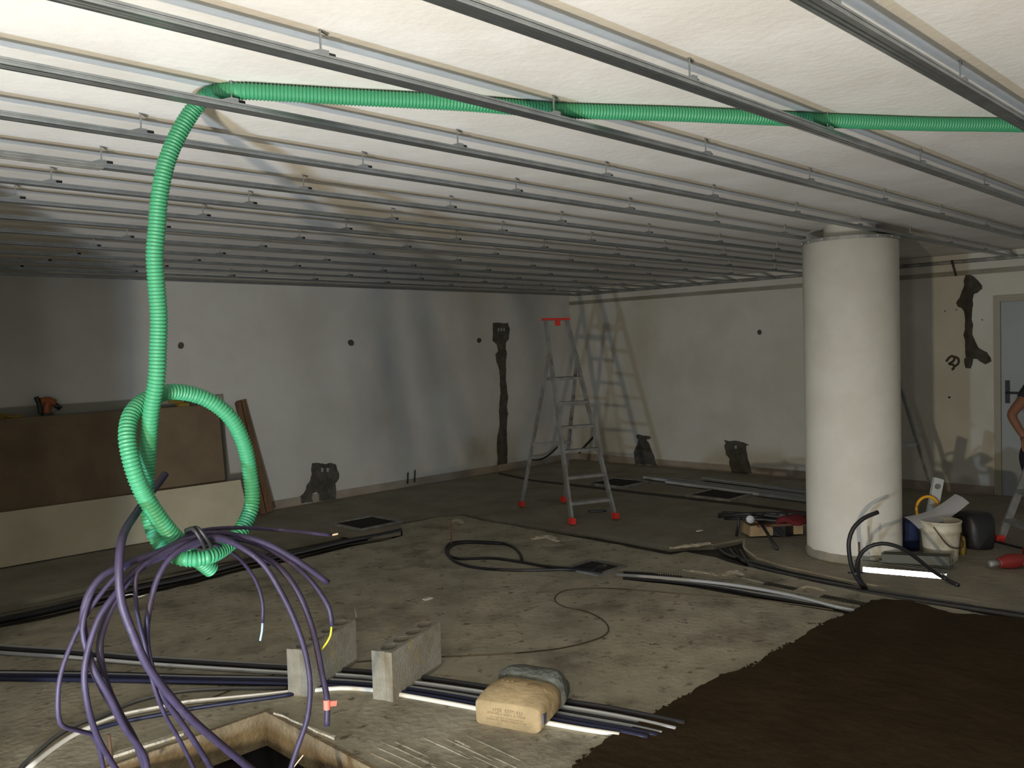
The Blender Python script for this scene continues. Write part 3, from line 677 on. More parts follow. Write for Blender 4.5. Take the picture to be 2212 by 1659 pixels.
# bent black cables in front of the column
dpt = 5.5
o = pipe('bent_cable', [at(1868, 1272, dpt), at(1852, 1250, dpt), at(1841, 1228, dpt), at(1835, 1200, dpt), at(1834, 1168, dpt), at(1843, 1142, dpt), at(1865, 1120, dpt), at(1897, 1106, dpt)], 0.0135, M['black'], step=0.03)
tag(o, 'black cable rising in a hook in front of the white column', 'cable')
o = pipe('bent_cable', [at(1872, 1274, dpt), at(1858, 1252, dpt), at(1851, 1225, dpt-.03), at(1857, 1201, dpt-.05), at(1875, 1182, dpt-.08), at(1905, 1174, dpt-.1), at(1940, 1181, dpt-.12), at(1975, 1202, dpt-.1), at(2010, 1230, dpt-.05), at(2040, 1249, dpt), g(2070, 1264, .012)], 0.0125, M['black'], step=0.03)
tag(o, 'black cable arching over the shiny profile to the floor at right', 'cable')
A = at(1849, 1237, dpt); bm = bmesh.new(); bmesh.ops.create_cone(bm, cap_ends=True, segments=12, radius1=.03, radius2=.03, depth=.012, matrix=Matrix.Translation(A)); beam(bm, A-_r2*.05, A+_r2*.05, .01, .01)
o = link('cable_clamp', bm, M['dark']); tag(o, 'black clamp holding the two bent cables together', 'clamp')
A = g(1857, 1262); o = pipe('rebar_pin', [A, A+Vector((0, 0, .27))], 0.007, M['rebar'], curve=False); tag(o, 'rusty rebar pin between the bent black cables', 'rebar')

# ------------------------------------------------------------------ floor boxes
def floorbox(cx, cy, s, rz, lab, lidopen=False):
    t = empty('floor_box', (cx, cy, 0.0), rz); tag(t, lab, 'floor box')
    bm = bmesh.new()
    w = .035
    for q in [(-s, -s, s, -s+w), (-s, s-w, s, s), (-s, -s+w, -s+w, s-w), (s-w, -s+w, s, s-w)]: box(bm, q[0], q[1], -.02, q[2], q[3], .012)
    link('metal_rim', bm, M['galvd'], t)
    bm = bmesh.new(); box(bm, -s+w, -s+w, -.02, s-w, s-w, .003); link('opening_shade', bm, M['void'], t)  # solid black plate painted as the shade inside the box
    return t
floorbox(4.66, 6.55, .24, 0, 'square metal floor box near the back wall, left of the cable coil')
floorbox(7.84, 6.10, .26, 0, 'square metal floor box behind the stepladder')
floorbox(7.80, 4.74, .26, 0, 'square metal floor box left of the column below the far profiles')
_b = g(1285, 1227); t = floorbox(_b.x, _b.y, .165, 0, 'open grey floor box where the black cable coil and slot conduits meet')
pa = g(1292, 1236); o = pipe('box_cable', [g(1275, 1238, .0), g(1290, 1228, .04), g(1309, 1221, .13)], 0.012, M['black'], step=.02); tag(o, 'stiff black cable stub poking out of the open floor box', 'cable')
# flat grey lids beside the far boxes
for (q, lab) in [([(700, 1133), (790, 1117), (870, 1128), (865, 1150), (790, 1160), (720, 1150)], None)]:
    bm = bmesh.new(); prism(bm, rough(G(q), .02, .1), -.03, -.008); link('screed_pad', bm, M['slabr'], floor)

# ------------------------------------------------------------------ hollow blocks
def block(FL, FR, length, h, lab):
    FL, FR = g(*FL), g(*FR)
    wd = (FR-FL); w = 0.105; wd.normalize(); ld = Vector((-wd.y, wd.x, 0))
    t = empty('hollow_block', FL, math.atan2(wd.y, wd.x))
    t['label'] = lab; t['category'] = 'block'; t['group'] = 'hollow concrete blocks on the floor'
    holes = []
    for k in range(4):
        cy = length*(k+.5)/4*0.96+length*.02
        holes.append([Vector((w/2+.034*math.cos(a)*(1 if True else 1), cy+.046*math.sin(a))) for a in [2*PI*i/20 for i in range(20)]])
    bm = bmesh.new()
    prism(bm, [Vector((0, 0)), Vector((w*.32, 0)), Vector((w*.36, .004)), Vector((w*.64, .004)), Vector((w*.68, 0)), Vector((w, 0)), Vector((w, length)), Vector((0, length))], 0, h, holes=holes)
    link('block_body', bm, M['block'], t)
    bm = bmesh.new()
    for c in holes:
        v = [bm.verts.new((p.x, p.y, .02)) for p in c]; bm.faces.new(v)
    link('cell_floor', bm, M['under'], t)
    return t
block((623, 1503), (668, 1508), 0.46, 0.218, 'pale hollow concrete block standing behind the violet cables')
block((806, 1510), (858, 1518), 0.46, 0.222, 'pale hollow concrete block standing left of the cement sack')

# ------------------------------------------------------------------ cement sack
A = g(1026, 1562); B = g(1153, 1584)
wd = (B-A).normalized(); ang = math.atan2(wd.y, wd.x)
sack = empty('cement_sack', A, ang); tag(sack, 'tan paper cement sack with grey rear half lying on the floor conduits', 'sack')
def pillow(bm, x0, x1, y0, y1, h, nx=18, ny=14, top=1.0, flat=0.0, seed=0):
    def hgt(u, v, s):
        e = (1-abs(2*u-1)**6)*(1-(abs(2*v-1)**8 if not flat else (max(0, 2*v-1))**6*0+0))
        return s
    R = []
    for side in (1, 0):
        gr = []
        for i in range(nx+1):
            row = []
            for j in range(ny+1):
                u, v = i/nx, j/ny
                ex = 1-abs(2*u-1)**7; ey = 1-abs(2*v-1)**7
                z = h*(0.5+(0.5 if side else -0.5)*(max(0, ex*ey))**0.35)
                if side: z += h*.10*math.sin(PI*u)*math.sin(PI*v) + mnoise.noise(Vector((u*4+seed, v*4, 1)))*h*.10*ex*ey
                p = Vector((x0+(x1-x0)*u, y0+(y1-y0)*v, max(0.002, z)))
                row.append(bm.verts.new(p))
            gr.append(row)
        R.append(gr)
        for i in range(nx):
            for j in range(ny): bm.faces.new([gr[i][j], gr[i+1][j], gr[i+1][j+1], gr[i][j+1]])
    bmesh.ops.remove_doubles(bm, verts=bm.verts, dist=0.002)
bm = bmesh.new()
# main sack as lofted sections along its length
def loft(bm, secs):
    rings = [[bm.verts.new(Vector(p)) for p in s] for s in secs]
    n = len(rings[0])
    for a, b in zip(rings, rings[1:]):
        for i in range(n): bm.faces.new([a[i], a[(i+1) % n], b[(i+1) % n], b[i]])
    bm.faces.new(rings[0]); bm.faces.new(rings[-1])
def sec(y, w, h, cx, e=5.0, n=32, z0=0.0, skew=0.0, tilt=0.0, amp=0.004, sd=0):
    out = []
    for i in range(n):
        a = 2*PI*i/n; c, s = math.cos(a), math.sin(a)
        px = math.copysign(abs(c)**(2/e), c)*w/2; pz = (math.copysign(abs(s)**(2/e), s)*.5+.5)*h
        k = mnoise.noise(Vector((px*14, y*9, pz*14+sd)))*amp
        out.append((cx+px+k+skew*pz, y+tilt*pz, z0+max(0, pz+k)))
    return out
W0 = (B-A).length + 0.03
loft(bm, [sec(0.0, W0-.012, .098, W0/2, 9, tilt=.02), sec(0.008, W0, .103, W0/2, 8, tilt=.02), sec(.05, W0+.01, .120, W0/2, 5, tilt=.02), sec(.10, W0+.015, .134, W0/2+.004, 4), sec(.155, W0+.015, .140, W0/2+.006, 3.6),
          sec(.20, W0+.005, .135, W0/2+.008, 3.4), sec(.225, W0-.02, .125, W0/2+.01, 3.2)])
sk = link('sack_body', bm, M['paper'], sack, True)
bm = bmesh.new()
loft(bm, [sec(.205, W0-.01, .125, W0/2+.015, 3.4, z0=.0, sd=5), sec(.22, W0+.02, .150, W0/2+.01, 3.2, amp=.01, sd=5), sec(.265, W0+.03, .158, W0/2+.0, 3.2, amp=.012, sd=5), sec(.32, W0+.02, .150, W0/2-.008, 3, amp=.012, sd=5),
          sec(.365, W0, .125, W0/2-.015, 2.8, amp=.012, sd=5), sec(.39, W0-.06, .08, W0/2-.02, 2.6, amp=.01, sd=5)])
link('sack_rear_wrap', bm, M['papergrey'], sack, True, 'grey-green dusty wrapping on the rear half')
# printing on the sack end: rows of faded, unreadable lettering
bm = bmesh.new(); random.seed(11)
def glyphs(bm, z, x0, x1, h, y=-.0015, dens=1.0):
    x = x0
    while x < x1:
        w = h*random.uniform(.45, .75)
        if random.random() < .82*dens:
            yy = y+.02*z+0.0
            box(bm, x, yy, z, x+w*.28, yy+.003, z+h)
            if random.random() < .7: box(bm, x+w*.28, yy, z+h*.75, x+w, yy+.003, z+h)
            if random.random() < .5: box(bm, x+w*.28, yy, z, x+w*.9, yy+.003, z+h*.22)
        x += w*1.5
glyphs(bm, .066, .085, .215, .012); glyphs(bm, .052, .06, .235, .008); glyphs(bm, .038, .075, .23, .004); glyphs(bm, .027, .06, .235, .006)
link('printed_text', bm, M['ink'], sk)
bm = bmesh.new(); box(bm, W0-.004, .02, .03, W0+.007, .05, .072); link('printed_square', bm, M['inkblue'], sk)
bm = bmesh.new()
tube(bm, [(W0*.72+.028*math.cos(a), .135+.018*math.sin(a), .1408) for a in [2*PI*i/20 for i in range(21)]], .0016, seg=6, curve=False, cap=False)
tube(bm, [(W0*.72-.015, .135, .1418), (W0*.72+.015, .135, .1413)], .0016, seg=6, curve=False)
tube(bm, [(W0*.47+.02*math.cos(a), .14+.015*math.sin(a), .1420) for a in [2*PI*i/20 for i in range(6, 19)]], .0016, seg=6, curve=False)
for k in range(3): tube(bm, [(W0*.2+k*.024, .14, .1395), (W0*.2+k*.024+.014, .14, .1405)], .0016, seg=6, curve=False)
link('printed_logo', bm, M['ink'], sk)

# ------------------------------------------------------------------ stepladders
def stepladder():
    t = empty('stepladder')
    wf0, wf1, hz, ht, yh, yt, sp = .445, .228, 1.455, 1.83, .50, .63, 1.03
    def fx(z): return (wf0+(wf1-wf0)*z/ht)/2
    def fy(z): return yh*z/hz
    for s in (-1, 1):
        bm = bmesh.new(); beam(bm, (s*fx(0.02), fy(.02), .02), (s*fx(ht), fy(ht), ht), .05, .022, (s*1, 0, 0)); link('front_rail', bm, M['alu'], t)
        bm = bmesh.new(); beam(bm, (s*.235, sp, .02), (s*.150, yh+.01, hz+.03), .038, .02, (s*1, 0, 0)); link('rear_rail', bm, M['alu'], t)
        for (x, y) in [(s*fx(0), 0), (s*.235, sp)]:
            bm = bmesh.new(); box(bm, x-.022, y-.032, 0, x+.022, y+.032, .055); link('foot', bm, M['red'], t)
        bm = bmesh.new(); beam(bm, (s*(fx(hz)+.012), fy(hz)-.03, hz-.07), (s*(fx(hz)+.014), fy(hz)+.03, hz+.04), .006, .06); link('hinge_plate', bm, M['galvd'], t)
        bm = bmesh.new(); beam(bm, (s*.215, .30, .66), (s*.212, .80, .655), .004, .02)
    for z in (.17, .39, .62, .83, 1.05):
        bm = bmesh.new(); w = fx(z)-.01; box(bm, -w, fy(z)-.035, z-.012, w, fy(z)+.045, z+.012); link('step', bm, M['alu'], t)
    bm = bmesh.new(); z = 1.27; w = fx(z); box(bm, -w, fy(z)-.03, z-.012, w, fy(z)+.20, z+.014); link('platform', bm, M['galvd'], t)
    bm = bmesh.new(); beam(bm, (-.215, sp-.23, .63), (.215, sp-.23, .63), .03, .03); link('rear_brace', bm, M['alu'], t)
    bm = bmesh.new(); box(bm, -wf1/2-.02, yt-.035, ht-.006, wf1/2+.02, yt+.045, ht+.014); box(bm, -.025, yt-.036, ht-.06, .025, yt-.02, ht-.01)
    link('top_cap', bm, M['red'], t)
    return t
def place(o, x, y, rz, lab):
    o.location = (x, y, 0); o.rotation_euler = (0, 0, rz); tag(o, lab, 'ladder', 'aluminium stepladders')
sl = stepladder()
place(sl, 5.965, 4.925, math.radians(-21.0), 'open aluminium stepladder with red top and red feet near the room corner')
l2 = copy_tree(sl); place(l2, 8.02, 3.58, math.radians(150), 'aluminium stepladder half hidden behind the white column')
l3 = copy_tree(sl); _d = g(2168, 1168)-g(2152, 1140); place(l3, 7.44+_d.x, 2.01+_d.y, math.radians(-141), 'aluminium stepladder leg with red foot at the right edge beside the person')

# ------------------------------------------------------------------ plasterboards, timber, things on them
def board(xa, xb, yb, yt, z1, th, m, lab, edge=True, n=1):
    t = empty('plasterboard', ((xa+xb)/2, yb, 0)); tag(t, lab, 'plasterboard')
    bm = bmesh.new(); cx = (xa+xb)/2; w = (xb-xa)/2
    up = Vector((0, yt-yb, z1)).normalized(); mt = Matrix(((1, 0, 0, 0), (0, up.z, up.y, 0), (0, -up.y, up.z, 0), (0, 0, 0, 1)))
    H_ = math.hypot(yt-yb, z1)
    box(bm, -w, -.0015, 0, w, .0, H_, mt); link('face_paper', bm, m, t)
    bm = bmesh.new(); box(bm, -w, 0, 0, w, th, H_, mt); link('gypsum_core', bm, M['pedge'], t)
    return t
board(0.4, 4.02, 7.93, 7.965, 1.20, 0.03, M['pgrey'], 'greyish plasterboard nearest the back wall, edge showing past the brown one')
board(-0.8, 3.88, 7.66, 7.78, 1.12, 0.10, M['pbrown'], 'stack of plasterboards showing a dark brown paper face')
board(-0.8, 3.98, 7.45, 7.60, 0.40, 0.04, M['pcream'], 'low cream plasterboard strip leaning in front of the brown ones')
for (bx, tx, dy, lab) in [(4.42, 4.215, 0, 'brown timber post leaning on the back wall, right of the plasterboards'), (4.32, 4.155, -.05, 'narrow timber batten behind the leaning brown post')]:
    bm = bmesh.new(); w = .085 if dy == 0 else .05
    beam(bm, (bx, YW-.14+dy, 0), (tx, YW-.035+dy, 1.13 if dy == 0 else 1.12), w, .035, (0, -1, 0))
    o = link('timber_post', bm, M['wood']); tag(o, lab, 'timber')
# tool left on top of the boards
t = empty('drill', (2.41, 7.84, 1.12)); tag(t, 'orange and black power tool standing on the brown boards', 'power tool')
bm = bmesh.new(); loft(bm, [[(x, y, z) for x, y in [(-.05, -.03), (.03, -.03), (.03, .03), (-.05, .03)]] for z in (0, .02)] ); link('battery', bm, M['dark'], t)
bm = bmesh.new(); tube(bm, [(-.02, 0, .02), (-.01, 0, .07), (.0, 0, .13)], .03, seg=12, step=.01); tube(bm, [(-.06, 0, .12), (.0, 0, .125), (.05, 0, .10)], .032, seg=14, step=.01); link('housing', bm, M['orange'], t, True)
bm = bmesh.new(); tube(bm, [(.04, 0, .10), (.09, 0, .05)], .022, seg=12, curve=False); tube(bm, [(-.09, 0, .16), (-.07, 0, .10), (-.06, 0, .02)], .02, seg=10, step=.01); link('chuck', bm, M['dark'], t, True)
bm = bmesh.new(); tube(bm, [(1.95, 7.80, 1.135), (2.05, 7.83, 1.15), (2.12, 7.82, 1.13), (2.20, 7.80, 1.13)], .015, step=.02); box(bm, 1.9, 7.76, 1.12, 2.06, 7.86, 1.15)
o = link('hand_tool', bm, M['ylw'], None, True); tag(o, 'yellow hand tool lying on the boards at the left edge', 'tool')
bm = bmesh.new(); box(bm, 3.50, 7.79, 1.12, 3.60, 7.85, 1.15); tube(bm, [(3.42, 7.82, 1.18), (3.48, 7.82, 1.165), (3.56, 7.82, 1.16)], .015, step=.01)
o = link('tape_measure', bm, M['ylw'], None, False); tag(o, 'small yellow and black tool on the boards inside the hose loop', 'tool')

# ------------------------------------------------------------------ things round the column
def profile(a, b, w, h, m, lab, up=(0, 0, 1)):
    a, b = Vector(a), Vector(b); mt = frame(a, b-a, up); L = (b-a).length
    bm = bmesh.new(); t_ = .002
    box(bm, 0, -w/2, 0, L, w/2, t_, mt); box(bm, 0, -w/2, t_, L, -w/2+t_, h, mt); box(bm, 0, w/2-t_, t_, L, w/2, h, mt)
    box(bm, 0, -w/2+t_, h-t_, L, -w/2+.012, h, mt); box(bm, 0, w/2-.012, h-t_, L, w/2-t_, h, mt)
    o = link('metal_profile', bm, m); tag(o, lab, 'metal profile'); return o
pA, pB = g(1795, 1214), g(2048, 1250)
dirv = (pB-pA).normalized(); nrm = Vector((-dirv.y, dirv.x, 0))
mid = (pA+pB)/2; tilt = ((EYE-mid).normalized()+(Vector((-.8, .8, .2))-mid).normalized()).normalized()
dg = Vector((0, 0, 1)).cross(tilt).normalized(); dg = dg if dg.dot(dirv) > 0 else -dg
qq = pB+nrm*-.03+Vector((0, 0, .020))
profile(qq-dg*.50, qq, .034, -.03, M['bright'], 'brightest shiny steel profile, on its edge in front of the column', tilt)
profile(pA+nrm*.045+dirv*.02, pB+nrm*.045-dirv*.03, .055, .035, M['bright'], 'second shiny profile just behind the brightest one')
a2, b2 = g(1888, 1229)+nrm*.09, g(2040, 1238)+nrm*.11
for k in range(3):
    for z in (0, 1):
        if k == 2 and z == 1: continue
        o = profile(a2+nrm*.05*k+Vector((0, 0, .046*z))+dirv*(.02*z), b2+nrm*.05*k+Vector((0, 0, .046*z)), .048, .045, M['stackm'],
            ['front lower', 'middle lower', 'rear lower', 'front upper', 'middle upper'][k+3*z]+' dull grey profile of the short stack right of the column')
        o['group'] = 'dull grey profiles stacked by the bucket'
# far profiles on the floor
for (a, b, w, lab) in [((1395, 1033), (1760, 1079), .10, 'long pale steel profile lying on the far floor, front one'), ((1520, 1036), (1760, 1068), .07, 'shorter pale steel profile lying just behind the long one'),
                       ((1440, 1043), (1760, 1086), .05, 'thin pale profile lying in front of the long one')]:
    profile(g(*a), g(*b), w, .03, M['grey'], lab)
# small bits
o = run('metal_rod', [(1270, 1106), (1310, 1105)], .012, M['dark'], 'short dark rod lying between the front feet of the stepladder', 'rod')
bm = bmesh.new(); tube(bm, [g(766, 1312, .005), g(770, 1334, .004)], .004, curve=False); tube(bm, [g(770, 1334, .004), g(742, 1352, .004)], .0035, curve=False)
o = link('bent_wire', bm, M['white'], None, True); tag(o, 'small bent piece of pale wire on the floor behind the blocks', 'wire')
for (x, y, lab) in [(923, 1294, 'white scrap on the dusty floor left of centre'), (1510, 1147, 'white scrap on the floor left of the tool pile')]:
    bm = bmesh.new(); p = g(x, y); box(bm, p.x-.03, p.y-.02, 0, p.x+.03, p.y+.012, .006, None); o = link('plastic_scrap', bm, M['white']); tag(o, lab, 'scrap')
# bent bit of black conduit on the wall behind ladder
o = pipe('wall_cable', [atX(1142, 993, XW-1.2), atX(1165, 993, XW-1.1), atX(1185, 983, XW-1.1), atX(1204, 966, XW-1.1)], .012, M['dark'], step=.03); tag(o, 'curved black cable seen between the ladder legs', 'cable')
o = pipe('floor_rod', [atX(1251, 978, XW-.3), atX(1282, 944, XW-.05)], .016, M['dark'], curve=False); tag(o, 'straight black rod leaning in the room corner behind the ladder', 'rod')

# bucket
bk = g(2040, 1213); bk = Vector((bk.x+.05, bk.y+.04, 0))
t = empty('bucket', bk); tag(t, 'dirty white plastic bucket beside the column', 'bucket')
bm = bmesh.new(); N = 40
zs = [(0, .105), (.005, .108), (.20, .125), (.205, .131), (.225, .132), (.235, .129), (.27, .133), (.272, .137), (.278, .137), (.28, .130), (.27, .128), (.02, .10), (.015, 0.001)]
rings = [[bm.verts.new((r*math.cos(2*PI*i/N), r*math.sin(2*PI*i/N), z)) for i in range(N)] for z, r in zs]
for a, b in zip(rings, rings[1:]):
    for i in range(N): bm.faces.new([a[i], a[(i+1) % N], b[(i+1) % N], b[i]])
bm.faces.new(rings[0])
link('bucket_body', bm, M['bucket'], t, True)
bm = bmesh.new(); tube(bm, [(-.135, 0, .25), (-.12, -.09, .13), (0, -.135, .10), (.10, -.11, .125), (.135, 0, .25)], .0035, seg=8, step=.02); link('wire_handle', bm, M['dark'], t, True)
bm = bmesh.new(); bmesh.ops.create_cone(bm, cap_ends=True, segments=32, radius1=.12, radius2=.12, depth=.01, matrix=Matrix.Translation((0, 0, .15))); link('inner_disc', bm, M['dark'], t)  # dark disc across the inside of the bucket
# sheet of paper
dp = 6.15
C4 = [at(1953, 1117, 6.05), at(2063, 1067, 6.45), at(2094, 1086, 6.35), at(1984, 1142, 5.98)]
bm = bmesh.new(); grd = []
for i in range(13):
    row = []
    for j in range(5):
        u, v = i/12, j/4
        p = C4[0].lerp(C4[1], u).lerp(C4[3].lerp(C4[2], u), v); p.z += -.035*math.sin(PI*u)+.01*math.sin(PI*v*1)
        row.append(p)
    grd.append(row)
vt = [[bm.verts.new(p) for p in row] for row in grd]; vb = [[bm.verts.new(p-Vector((0, 0, .0015))) for p in row] for row in grd]
for i in range(12):
    for j in range(4):
        bm.faces.new([vt[i][j], vt[i+1][j], vt[i+1][j+1], vt[i][j+1]]); bm.faces.new([vb[i][j], vb[i][j+1], vb[i+1][j+1], vb[i+1][j]])
o = link('paper_sheet', bm, M['sheet'], None, True); tag(o, 'curled white paper sheet resting on the bucket', 'paper')
# level
bm = bmesh.new(); a_, b_ = at(2012, 1112, 6.5), at(2027, 1034, 6.55); beam(bm, a_, b_, .075, .03, -_f)
t = link('spirit_level', bm, M['level']); tag(t, 'pale grey spirit level standing up behind the bucket', 'level')
bm = bmesh.new(); cc = at(2024.5, 1051, 6.52); tube(bm, [cc, cc-_f*.012], .019, seg=16, curve=False); link('vial', bm, M['galvd'], t)
# orange coil
bm = bmesh.new(); cc = at(2004, 1100, 6.48); tube(bm, [cc+_r2*.085*math.cos(x)+_u2*.095*math.sin(x) for x in [2*PI*i/28 for i in range(29)]], .011, seg=10, curve=False, cap=False)
o = link('cable_ring', bm, M['amber'], None, True); tag(o, 'amber plastic ring behind the paper sheet', 'ring')
# blue tool bag
def bag(name, cx, cy, sx, sy, sz, rz, m, lab, cat, e=3.5, amp=.03, sd=0):
    bm = bmesh.new()
    n = 8; secs = []
    for i in range(n+1):
        v = i/n; y = -sy/2+sy*v; k = (1-abs(2*v-1)**5)**.3 if 0 < i < n else .55
        secs.append(sec(y, sx*k, sz*k, 0, e, 20, amp=amp, sd=sd))
    loft(bm, secs)
    o = link(name, bm, m, None, True); o.location = (cx, cy, 0); o.rotation_euler = (0, 0, rz); tag(o, lab, cat); return o
p = g(1978, 1196); o = bag('tool_bag', p.x+.12, p.y+.10, .20, .16, .22, .3, M['blue'], 'dark blue cloth tool bag squeezed between column and bucket', 'bag')
p = g(2105, 1190); o = bag('tool_case', p.x+.15, p.y+.05, .22, .26, .26, -.6, M['dark'], 'black bulky tool case behind the bucket', 'case', e=7, amp=.01)
bm = bmesh.new(); box(bm, -.12, -.02, .03, -.09, .03, .16); h = link('side_latch', bm, M['ylw'], o)
p = g(2085, 1198); o = bag('yellow_grip', p.x, p.y+.02, .05, .05, .13, 0, M['ylw'], 'yellow tool grip standing just right of the bucket', 'tool')
# cable and floor mess right
o = run('floor_cable', [(2090, 1150), (2130, 1165), (2180, 1178), (2212, 1186), (2300, 1200)], .008, M['dark'], 'black flex on the floor behind the red drill', 'cable')
# red drill at right edge
p = g(2185, 1228); t = empty('red_drill', p, -.6); tag(t, 'red power drill lying on the floor at the right edge', 'power tool')
bm = bmesh.new(); tube(bm, [(-.10, 0, .045), (-.02, 0, .05), (.07, 0, .05), (.12, 0, .045)], lambda s: .03+.02*math.sin(PI*s), seg=16, step=.01); tube(bm, [(.05, 0, .04), (.09, -.10, .035), (.10, -.16, .03)], .022, seg=12, step=.01); link('drill_body', bm, M['drill'], t, True)
bm = bmesh.new(); tube(bm, [(-.10, 0, .045), (-.14, 0, .044), (-.17, 0, .042)], .022, seg=14, curve=False); link('drill_chuck', bm, M['galvd'], t, True)
bm = bmesh.new(); box(bm, .06, -.22, .0, .16, -.14, .07); link('battery', bm, M['dark'], t)

# tool pile left of the column
pp = g(1630, 1162); pq = g(1745, 1156)
bm = bmesh.new(); dv = (pq-pp).normalized(); mt = frame(pp+Vector((.02, .05, 0)), dv)
L = (pq-pp).length
box(bm, 0, 0, .0, L, .02, .085, mt); box(bm, 0, .18, .0, L, .20, .085, mt); box(bm, 0, .02, 0, .02, .18, .085, mt); box(bm, L-.02, .02, 0, L, .18, .085, mt); box(bm, .02, .02, 0, L-.02, .18, .01, mt)
o = link('wooden_crate', bm, M['woodl']); tag(o, 'shallow pale wooden crate left of the column', 'crate')
bm = bmesh.new()
D0 = 6.95
for (a, b, r) in [((1552, 1112), (1745, 1112), .017), ((1565, 1120), (1690, 1126), .014), ((1560, 1107), (1700, 1118), .012), ((1552, 1116), (1650, 1110), .014), ((1640, 1122), (1700, 1112), .03)]:
    tube(bm, [at(a[0], a[1], D0+.15), at((a[0]+b[0])/2, (a[1]+b[1])/2-2, D0+.02), at(b[0], b[1], D0-.05)], r, seg=10, step=.05)
tp = link('tripod_head', bm, M['dark'], None, True)
tr = empty('folded_tripod', (0, 0, 0)); tag(tr, 'black folded tripod resting across the crate left of the column', 'tripod'); tp.parent = tr
for (a, b, d1, d2) in [((1597, 1118), (1591, 1158), 6.9, None), ((1645, 1132), (1679, 1186), 6.8, None)]:
    bm = bmesh.new(); tube(bm, [at(a[0], a[1], d1), g(b[0], b[1], .01)], .012, seg=8, curve=False); link('leg', bm, M['dark'], tr, True)
bm = bmesh.new(); cc = at(1619, 1121, 6.72); tube(bm, [cc, cc-_f*.03], .03, seg=20, curve=False); link('pale_knob', bm, M['sheet'], tr, True, 'pale round knob')
cc = at(1712, 1130, 6.98); o = bag('red_bag', cc.x, cc.y, .34, .24, .075, .3, M['dred'], 'dark red cloth draped behind the crate, left of the column', 'bag', e=2.6); o.location.z = .10
bm = bmesh.new(); box(bm, cc.x-.12, cc.y+.0, 0, cc.x+.12, cc.y+.14, .10); o = link('dark_box', bm, M['dark']); tag(o, 'dark box under the red cloth', 'box')
bm = bmesh.new(); beam(bm, g(1636, 1136, .10), g(1740, 1131, .10), .03, .02); o = link('dark_bar', bm, M['rebar']); tag(o, 'brown bar laid on the crate', 'bar')

# ------------------------------------------------------------------ person at the right edge
def skin(name, verts, edges, rads, m, parent=None, sub=2, root=0):
    me = bpy.data.meshes.new(name); me.from_pydata([tuple(v) for v in verts], edges, []); me.update(); me.materials.append(m)
    o = bpy.data.objects.new(name, me); COL.objects.link(o)
    sm = o.modifiers.new('skin', 'SKIN'); sm.use_smooth_shade = True
    if not me.skin_vertices: me.attributes  # layer is made below
    bm = bmesh.new(); bm.from_mesh(me); lay = bm.verts.layers.skin.verify()
    for i, v in enumerate(bm.verts):
        r = rads[i]; v[lay].radius = r if isinstance(r, tuple) else (r, r); v[lay].use_root = (i == root)
    bm.to_mesh(me); bm.free()
    ss = o.modifiers.new('sub', 'SUBSURF'); ss.levels = sub; ss.render_levels = sub
    if parent: o.parent = parent
    return o
# body axes: faces away to the right/back; built in camera-aligned ground axes
R_ = Vector((_r.x, _r.y, 0)); A_ = Vector((_f.x, _f.y, 0)).normalized()
P0 = Vector((0, 0, 0)) + R_*4.62 + A_*7.40      # point on the floor under the pelvis
def b(r, a, z): return P0 + R_*r + A_*a + Vector((0, 0, z))
pel = b(0, 0, .80); ch = b(.10, .10, 1.04); nk = b(.20, .20, 1.28)
sh1, sh2 = b(-.12, .02, 1.13), b(.30, .20, 1.19)
el = b(-.375, -.02, .875); wr_ = b(-.325, -.14, .685)
el2, wr2 = b(.48, .42, 1.02), b(.42, .62, .90)
kn1, an1 = b(-.07, .26, .47), b(-.10, .02, .09); kn2, an2 = b(.24, .24, .46), b(.22, .0, .09)
toe1, toe2 = b(-.11, .20, .035), b(.25, .18, .035)
hp1, hp2 = b(-.08, -.01, .78), b(.10, .04, .78)
hd = b(.27, .29, 1.42)
V_ = [pel, ch, nk, hd, sh1, el, wr_, sh2, el2, wr2, hp1, kn1, an1, toe1, hp2, kn2, an2, toe2, b(.05, .05, .93), b(.24, .25, 1.35)]
E_ = [(0, 18), (18, 1), (1, 2), (2, 19), (19, 3), (1, 4), (4, 5), (5, 6), (1, 7), (7, 8), (8, 9), (0, 10), (10, 11), (11, 12), (12, 13), (0, 14), (14, 15), (15, 16), (16, 17)]
Rr = [.095, .105, .055, .095, .058, .043, .028, .058, .043, .028, .075, .055, .04, .035, .075, .055, .04, .035, .09, .052]
body = skin('person', V_, E_, Rr, M['skin'])
tag(body, 'person in dark t-shirt and trousers leaning at the right edge, elbow bent', 'person')
# hand with curled fingers
hand0 = wr_; fdir = Vector((0, 0, 0)) + (b(-.275, -.165, .60)-wr_); fd = fdir.normalized()
sd_ = (R_*.6-A_*.8).normalized(); sd_ = (sd_-fd*sd_.dot(fd)).normalized(); nn = fd.cross(sd_)
hv = [wr_.lerp(el, .16), wr_+fd*.045]; he = [(0, 1)]; hr = [(.027, .026), (.036, .022)]
for i, (o_, ln, rr) in enumerate([(-.030, .070, .0085), (-.010, .080, .009), (.010, .076, .0088), (.029, .062, .0078)]):
    k = len(hv)
    hv += [wr_+fd*.085+sd_*o_, wr_+fd*(.085+ln*.45)+sd_*o_*1.1+nn*.006, wr_+fd*(.085+ln*.75)+sd_*o_*1.1+nn*.024, wr_+fd*(.085+ln*.85)+sd_*o_*1.05+nn*.042]
    he += [(1, k), (k, k+1), (k+1, k+2), (k+2, k+3)]; hr += [rr*1.15, rr, rr*.95, rr*.85]
k = len(hv)
hv += [wr_+fd*.03-sd_*.035+nn*.008, wr_+fd*.065-sd_*.058+nn*.02, wr_+fd*.095-sd_*.060+nn*.032]; he += [(0, k), (k, k+1), (k+1, k+2)]; hr += [.013, .011, .0095]
skin('hand', hv, he, hr, M['skin'], body, sub=1)
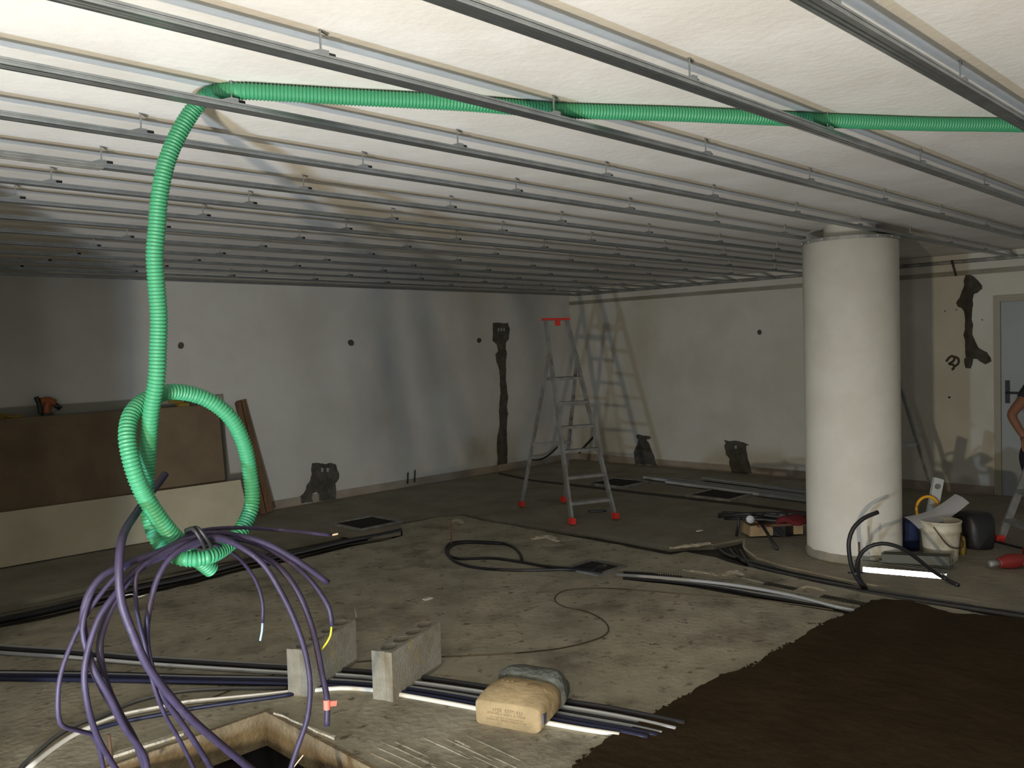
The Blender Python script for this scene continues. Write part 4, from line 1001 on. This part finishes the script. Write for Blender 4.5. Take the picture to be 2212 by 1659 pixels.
skin('tshirt', [pel+Vector((0, 0, .02)), b(.02, .02, .87), V_[18], ch, b(.15, .15, 1.17), b(.17, .17, 1.23), sh1, sh1.lerp(el, .58), sh2, sh2.lerp(el2, .58)], [(0, 1), (1, 2), (2, 3), (3, 4), (4, 5), (4, 6), (6, 7), (4, 8), (8, 9)],
     [.165, .16, .155, .165, .13, .075, .09, .066, .09, .066], M['shirt'], body, root=3)
skin('trousers', [pel+Vector((0, 0, .10)), pel+Vector((0, 0, .0)), hp1, kn1, an1+Vector((0, 0, .02)), hp2, kn2, an2+Vector((0, 0, .02))], [(0, 1), (1, 2), (2, 3), (3, 4), (1, 5), (5, 6), (6, 7)],
     [.115, .13, .105, .08, .062, .105, .08, .062], M['trousers'], body, root=1)
for a_, t_ in ((an1, toe1), (an2, toe2)):
    skin('shoe', [a_+Vector((0, 0, -.03)), a_.lerp(t_, .5)+Vector((0, 0, -.015)), t_+Vector((0, 0, .005))], [(0, 1), (1, 2)], [.05, .045, .04], M['dark'], body, sub=1)
fwd = (A_*.8+R_*.6).normalized(); sdv = Vector((fwd.y, -fwd.x, 0))
bm = bmesh.new(); bmesh.ops.create_uvsphere(bm, u_segments=24, v_segments=16, radius=.108, matrix=Matrix.Translation(hd-fwd*.018+Vector((0, 0, .025))))
for f in [f for f in bm.faces if (f.calc_center_median()-hd).dot(fwd) > .045 and f.calc_center_median().z < hd.z+.06]: bm.faces.remove(f) if False else bmesh.ops.delete(bm, geom=[f], context='FACES')
link('hair', bm, M['hair'], body, True)
bm = bmesh.new()
tube(bm, [hd+fwd*.088+Vector((0, 0, .02)), hd+fwd*.112+Vector((0, 0, -.015)), hd+fwd*.09+Vector((0, 0, -.025))], .012, seg=8, step=.01)
for s in (-1, 1): bmesh.ops.create_uvsphere(bm, u_segments=10, v_segments=8, radius=.022, matrix=Matrix.Translation(hd+sdv*s*.098) @ Matrix.Diagonal((.6, .9, 1.3, 1)))
link('nose_and_ears', bm, M['skin'], body, True)
for s in (-1, 1):
    bm = bmesh.new(); bmesh.ops.create_uvsphere(bm, u_segments=10, v_segments=8, radius=.011, matrix=Matrix.Translation(hd+fwd*.088+sdv*s*.034+Vector((0, 0, .018)))); link('eye', bm, M['dark'], body, True)
bm = bmesh.new(); tube(bm, [hd+fwd*.085-sdv*.025+Vector((0, 0, -.05)), hd+fwd*.094+Vector((0, 0, -.052)), hd+fwd*.085+sdv*.025+Vector((0, 0, -.05))], .006, seg=8, step=.01); link('mouth', bm, M['drill'], body, True)
